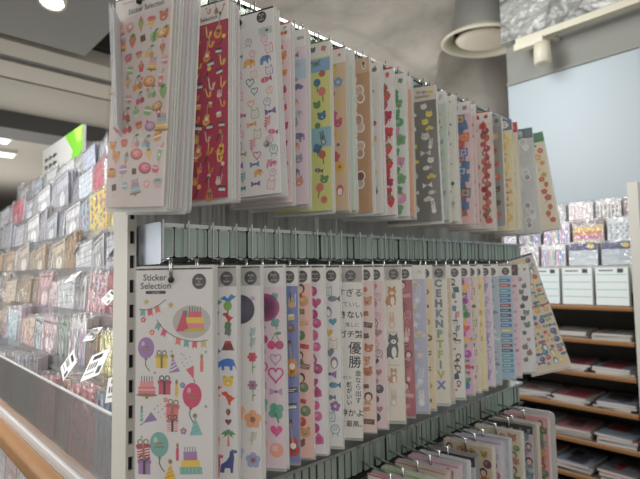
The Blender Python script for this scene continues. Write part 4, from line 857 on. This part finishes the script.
lamp_bar(.83,4.9,1.19,.22,'glowing ceiling light strip at the left edge of the room')
lamp_bar(.98,5.45,1.19,.22,'glowing ceiling light strip just beyond the first one')
# round spotlight at upper left
sp=empty('spotlight',W(.55,2.16,1.25)); tag(sp,'bright round white spotlight on the grey ceiling','spotlight')
fwd=(-sp.location+Vector((0,0,CZ))).normalized()
k=MB(); k.lathe([(.001,0),(.03,0),(.03,-.05),(.012,-.055)],n=20); k.build('mount','vent',sp,True)
q=Vector((0.02,-.3,-1)).normalized(); rot=q.to_track_quat('Z','Y').to_matrix().to_4x4()
k=MB(); k.T=Matrix.Translation((0,0,-.09))@rot; k.lathe([(.001,-.06),(.05,-.06),(.055,.03),(.045,.03)],n=24); k.build('housing','vent',sp,True)
k=MB(); k.T=Matrix.Translation((0,0,-.09))@rot; k.lathe([(.046,.026),(.001,.028)],n=24); k.build('lamp_lens','light',sp)

# round ceiling diffuser and its duct
d=empty('ceiling_diffuser',W(2.46,1.25,1.25)); d.rotation_euler=(R(4),R(3),0); tag(d,'large round cream air diffuser hanging under the duct','air diffuser')
k=MB(); k.lathe([(.165,.035),(.185,.03),(.225,.004),(.228,-.006),(.216,-.010),(.195,.004),(.175,.028),(.158,.06)],n=56); k.build('outer_ring','vent',d,True)
k=MB(); k.lathe([(.001,-.004),(.10,-.002),(.142,.004),(.148,.010),(.14,.02),(.1,.03)],n=48); k.build('centre_dish','vent_in',d,True)
k=MB(); k.lathe([(.17,.03),(.17,.12),(.16,.14),(.16,.45)],n=40); k.build('neck','duct',d,True)
k=MB(); k.lathe([(.001,.07),(.168,.07)],n=40); k.build('inner_throat','ceil_dark',d)
# lagged ducts
def sack(name,c,s,m,label,seed,rot=0,cat='duct'):
    rr=random.Random(seed); k=MB(); n,mm=28,18; ph=[rr.uniform(0,6) for _ in range(6)]
    vs=[];fs=[]
    for i in range(mm+1):
        t=pi*i/mm
        for j in range(n):
            p=2*pi*j/n; x,y,z=sin(t)*cos(p),sin(t)*sin(p),cos(t)
            x,y,z=[math.copysign(abs(q)**.55,q) for q in (x,y,z)]
            w_=1+.06*sin(5*x+ph[0]+3*z)+.05*sin(7*y+ph[1])+.04*sin(9*z+ph[2]+4*x)
            vs.append((x*s[0]*w_,y*s[1]*w_,z*s[2]*w_))
    for i in range(mm):
        for j in range(n): fs.append((i*n+j,i*n+(j+1)%n,(i+1)*n+(j+1)%n,(i+1)*n+j))
    k.add(vs,fs); o=k.build(name,m,None,True); o.location=W(*c); o.rotation_euler=(0,0,RZ_UV+rot); tag(o,label,cat); return o
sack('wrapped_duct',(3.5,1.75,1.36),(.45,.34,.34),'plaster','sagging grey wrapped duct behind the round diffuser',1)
# track and spot head along the wall
tk=empty('light_track',W(2.22,.5,1.04),(0,0,RZ_UV)); tag(tk,'cream lighting track running along the right wall','light track')
k=MB(); k.box((-.02,-1.6,0),(.02,.46,.03)); k.build('track_bar','vent',tk)
k=MB(); [k.box((.02,y,.005),(.088,y+.02,.02)) for y in (-1.2,-.4,.3)]; k.build('wall_bracket','vent',tk)
ts=empty('track_spotlight',W(2.20,.86,1.038),(0,0,RZ_UV)); tag(ts,'small cream spotlight head fixed under the lighting track','spotlight')
k=MB(); k.box((-.02,-.03,-.03),(.02,.10,.0)); k.build('mount_arm','vent',ts)
k=MB(); k.T=Matrix.Translation((0,-.02,-.07)); k.lathe([(.001,.04),(.034,.04),(.036,0),(.036,-.05),(.03,-.055),(.001,-.05)],n=20); k.build('lamp_head','vent',ts,True)

# ------------------------------------------------------------------ light
def area(u,v,z,sx,sy,e,col=(1,.96,.9),aim=None):
    l=bpy.data.lights.new('store_fill_light','AREA'); l.shape='RECTANGLE'; l.size=sx; l.size_y=sy; l.energy=e; l.color=col
    o=bpy.data.objects.new('store_fill_light',l); COL.objects.link(o); o.location=W(u,v,z)
    if aim is not None: o.rotation_euler=(W(*aim)-o.location).to_track_quat('-Z','Y').to_euler()
    return o
area(-.5,-1.2,1.1,1.2,1.2,22,(1,.97,.93),(.6,.5,-.1))
area(1.3,-.6,1.15,1.0,.2,8,(1,.97,.92),(1.2,.5,0))
area(-.05,1.5,1.1,.5,1.6,45,(1,.98,.96),(.35,1.2,0))
area(1.25,1.1,1.05,.5,.9,10,(.93,.97,1),(2.1,.8,.0))
area(3.5,3.2,.0,1.5,1.5,34,(1,.97,.93),(3.2,2.6,1.7))  # unseen fill added below, aimed up to brighten the lagged ceiling
area(1.7,1.9,.2,.6,.6,4,(1,.97,.93),(2.0,1.7,1.7))  # smaller upward fill added for the same ceiling
area(-.5,1.4,-.1,.5,.5,3.5,(1,.98,.96),(.25,1.1,-.2))  # unseen fill added to brighten the fenced tier
area(1.0,6.6,.0,1.5,1.5,34,(1,.97,.92),(.9,6.0,1.7))  # upward fill added behind the goods to lift the far ceiling
area(.8,4.5,.0,1.5,1.5,20,(1,.96,.9),(.4,4.0,1.7))  # added upward fill brightening the stepped ceiling, no fixture there
w=bpy.data.worlds.new('store_ambient'); SC.world=w; w.use_nodes=True
w.node_tree.nodes['Background'].inputs[0].default_value=(1,.97,.93,1); w.node_tree.nodes['Background'].inputs[1].default_value=.55

# ------------------------------------------------------------------ camera
cam=bpy.data.cameras.new('camera'); co=bpy.data.objects.new('camera',cam); COL.objects.link(co)
cam.sensor_width=36; cam.lens=36*486/640; cam.clip_start=.02; cam.clip_end=60
co.matrix_world = Matrix.Translation((0,0,CZ)) @ Matrix.Rotation(R(93.8),4,'X') @ Matrix.Rotation(R(-1.0),4,'Z')
cam.dof.use_dof=True; cam.dof.focus_distance=.6; cam.dof.aperture_fstop=8
SC.camera=co
SC.view_settings.view_transform='Standard'; SC.view_settings.exposure=0; SC.cycles.transparent_max_bounces=24; SC.cycles.max_bounces=6
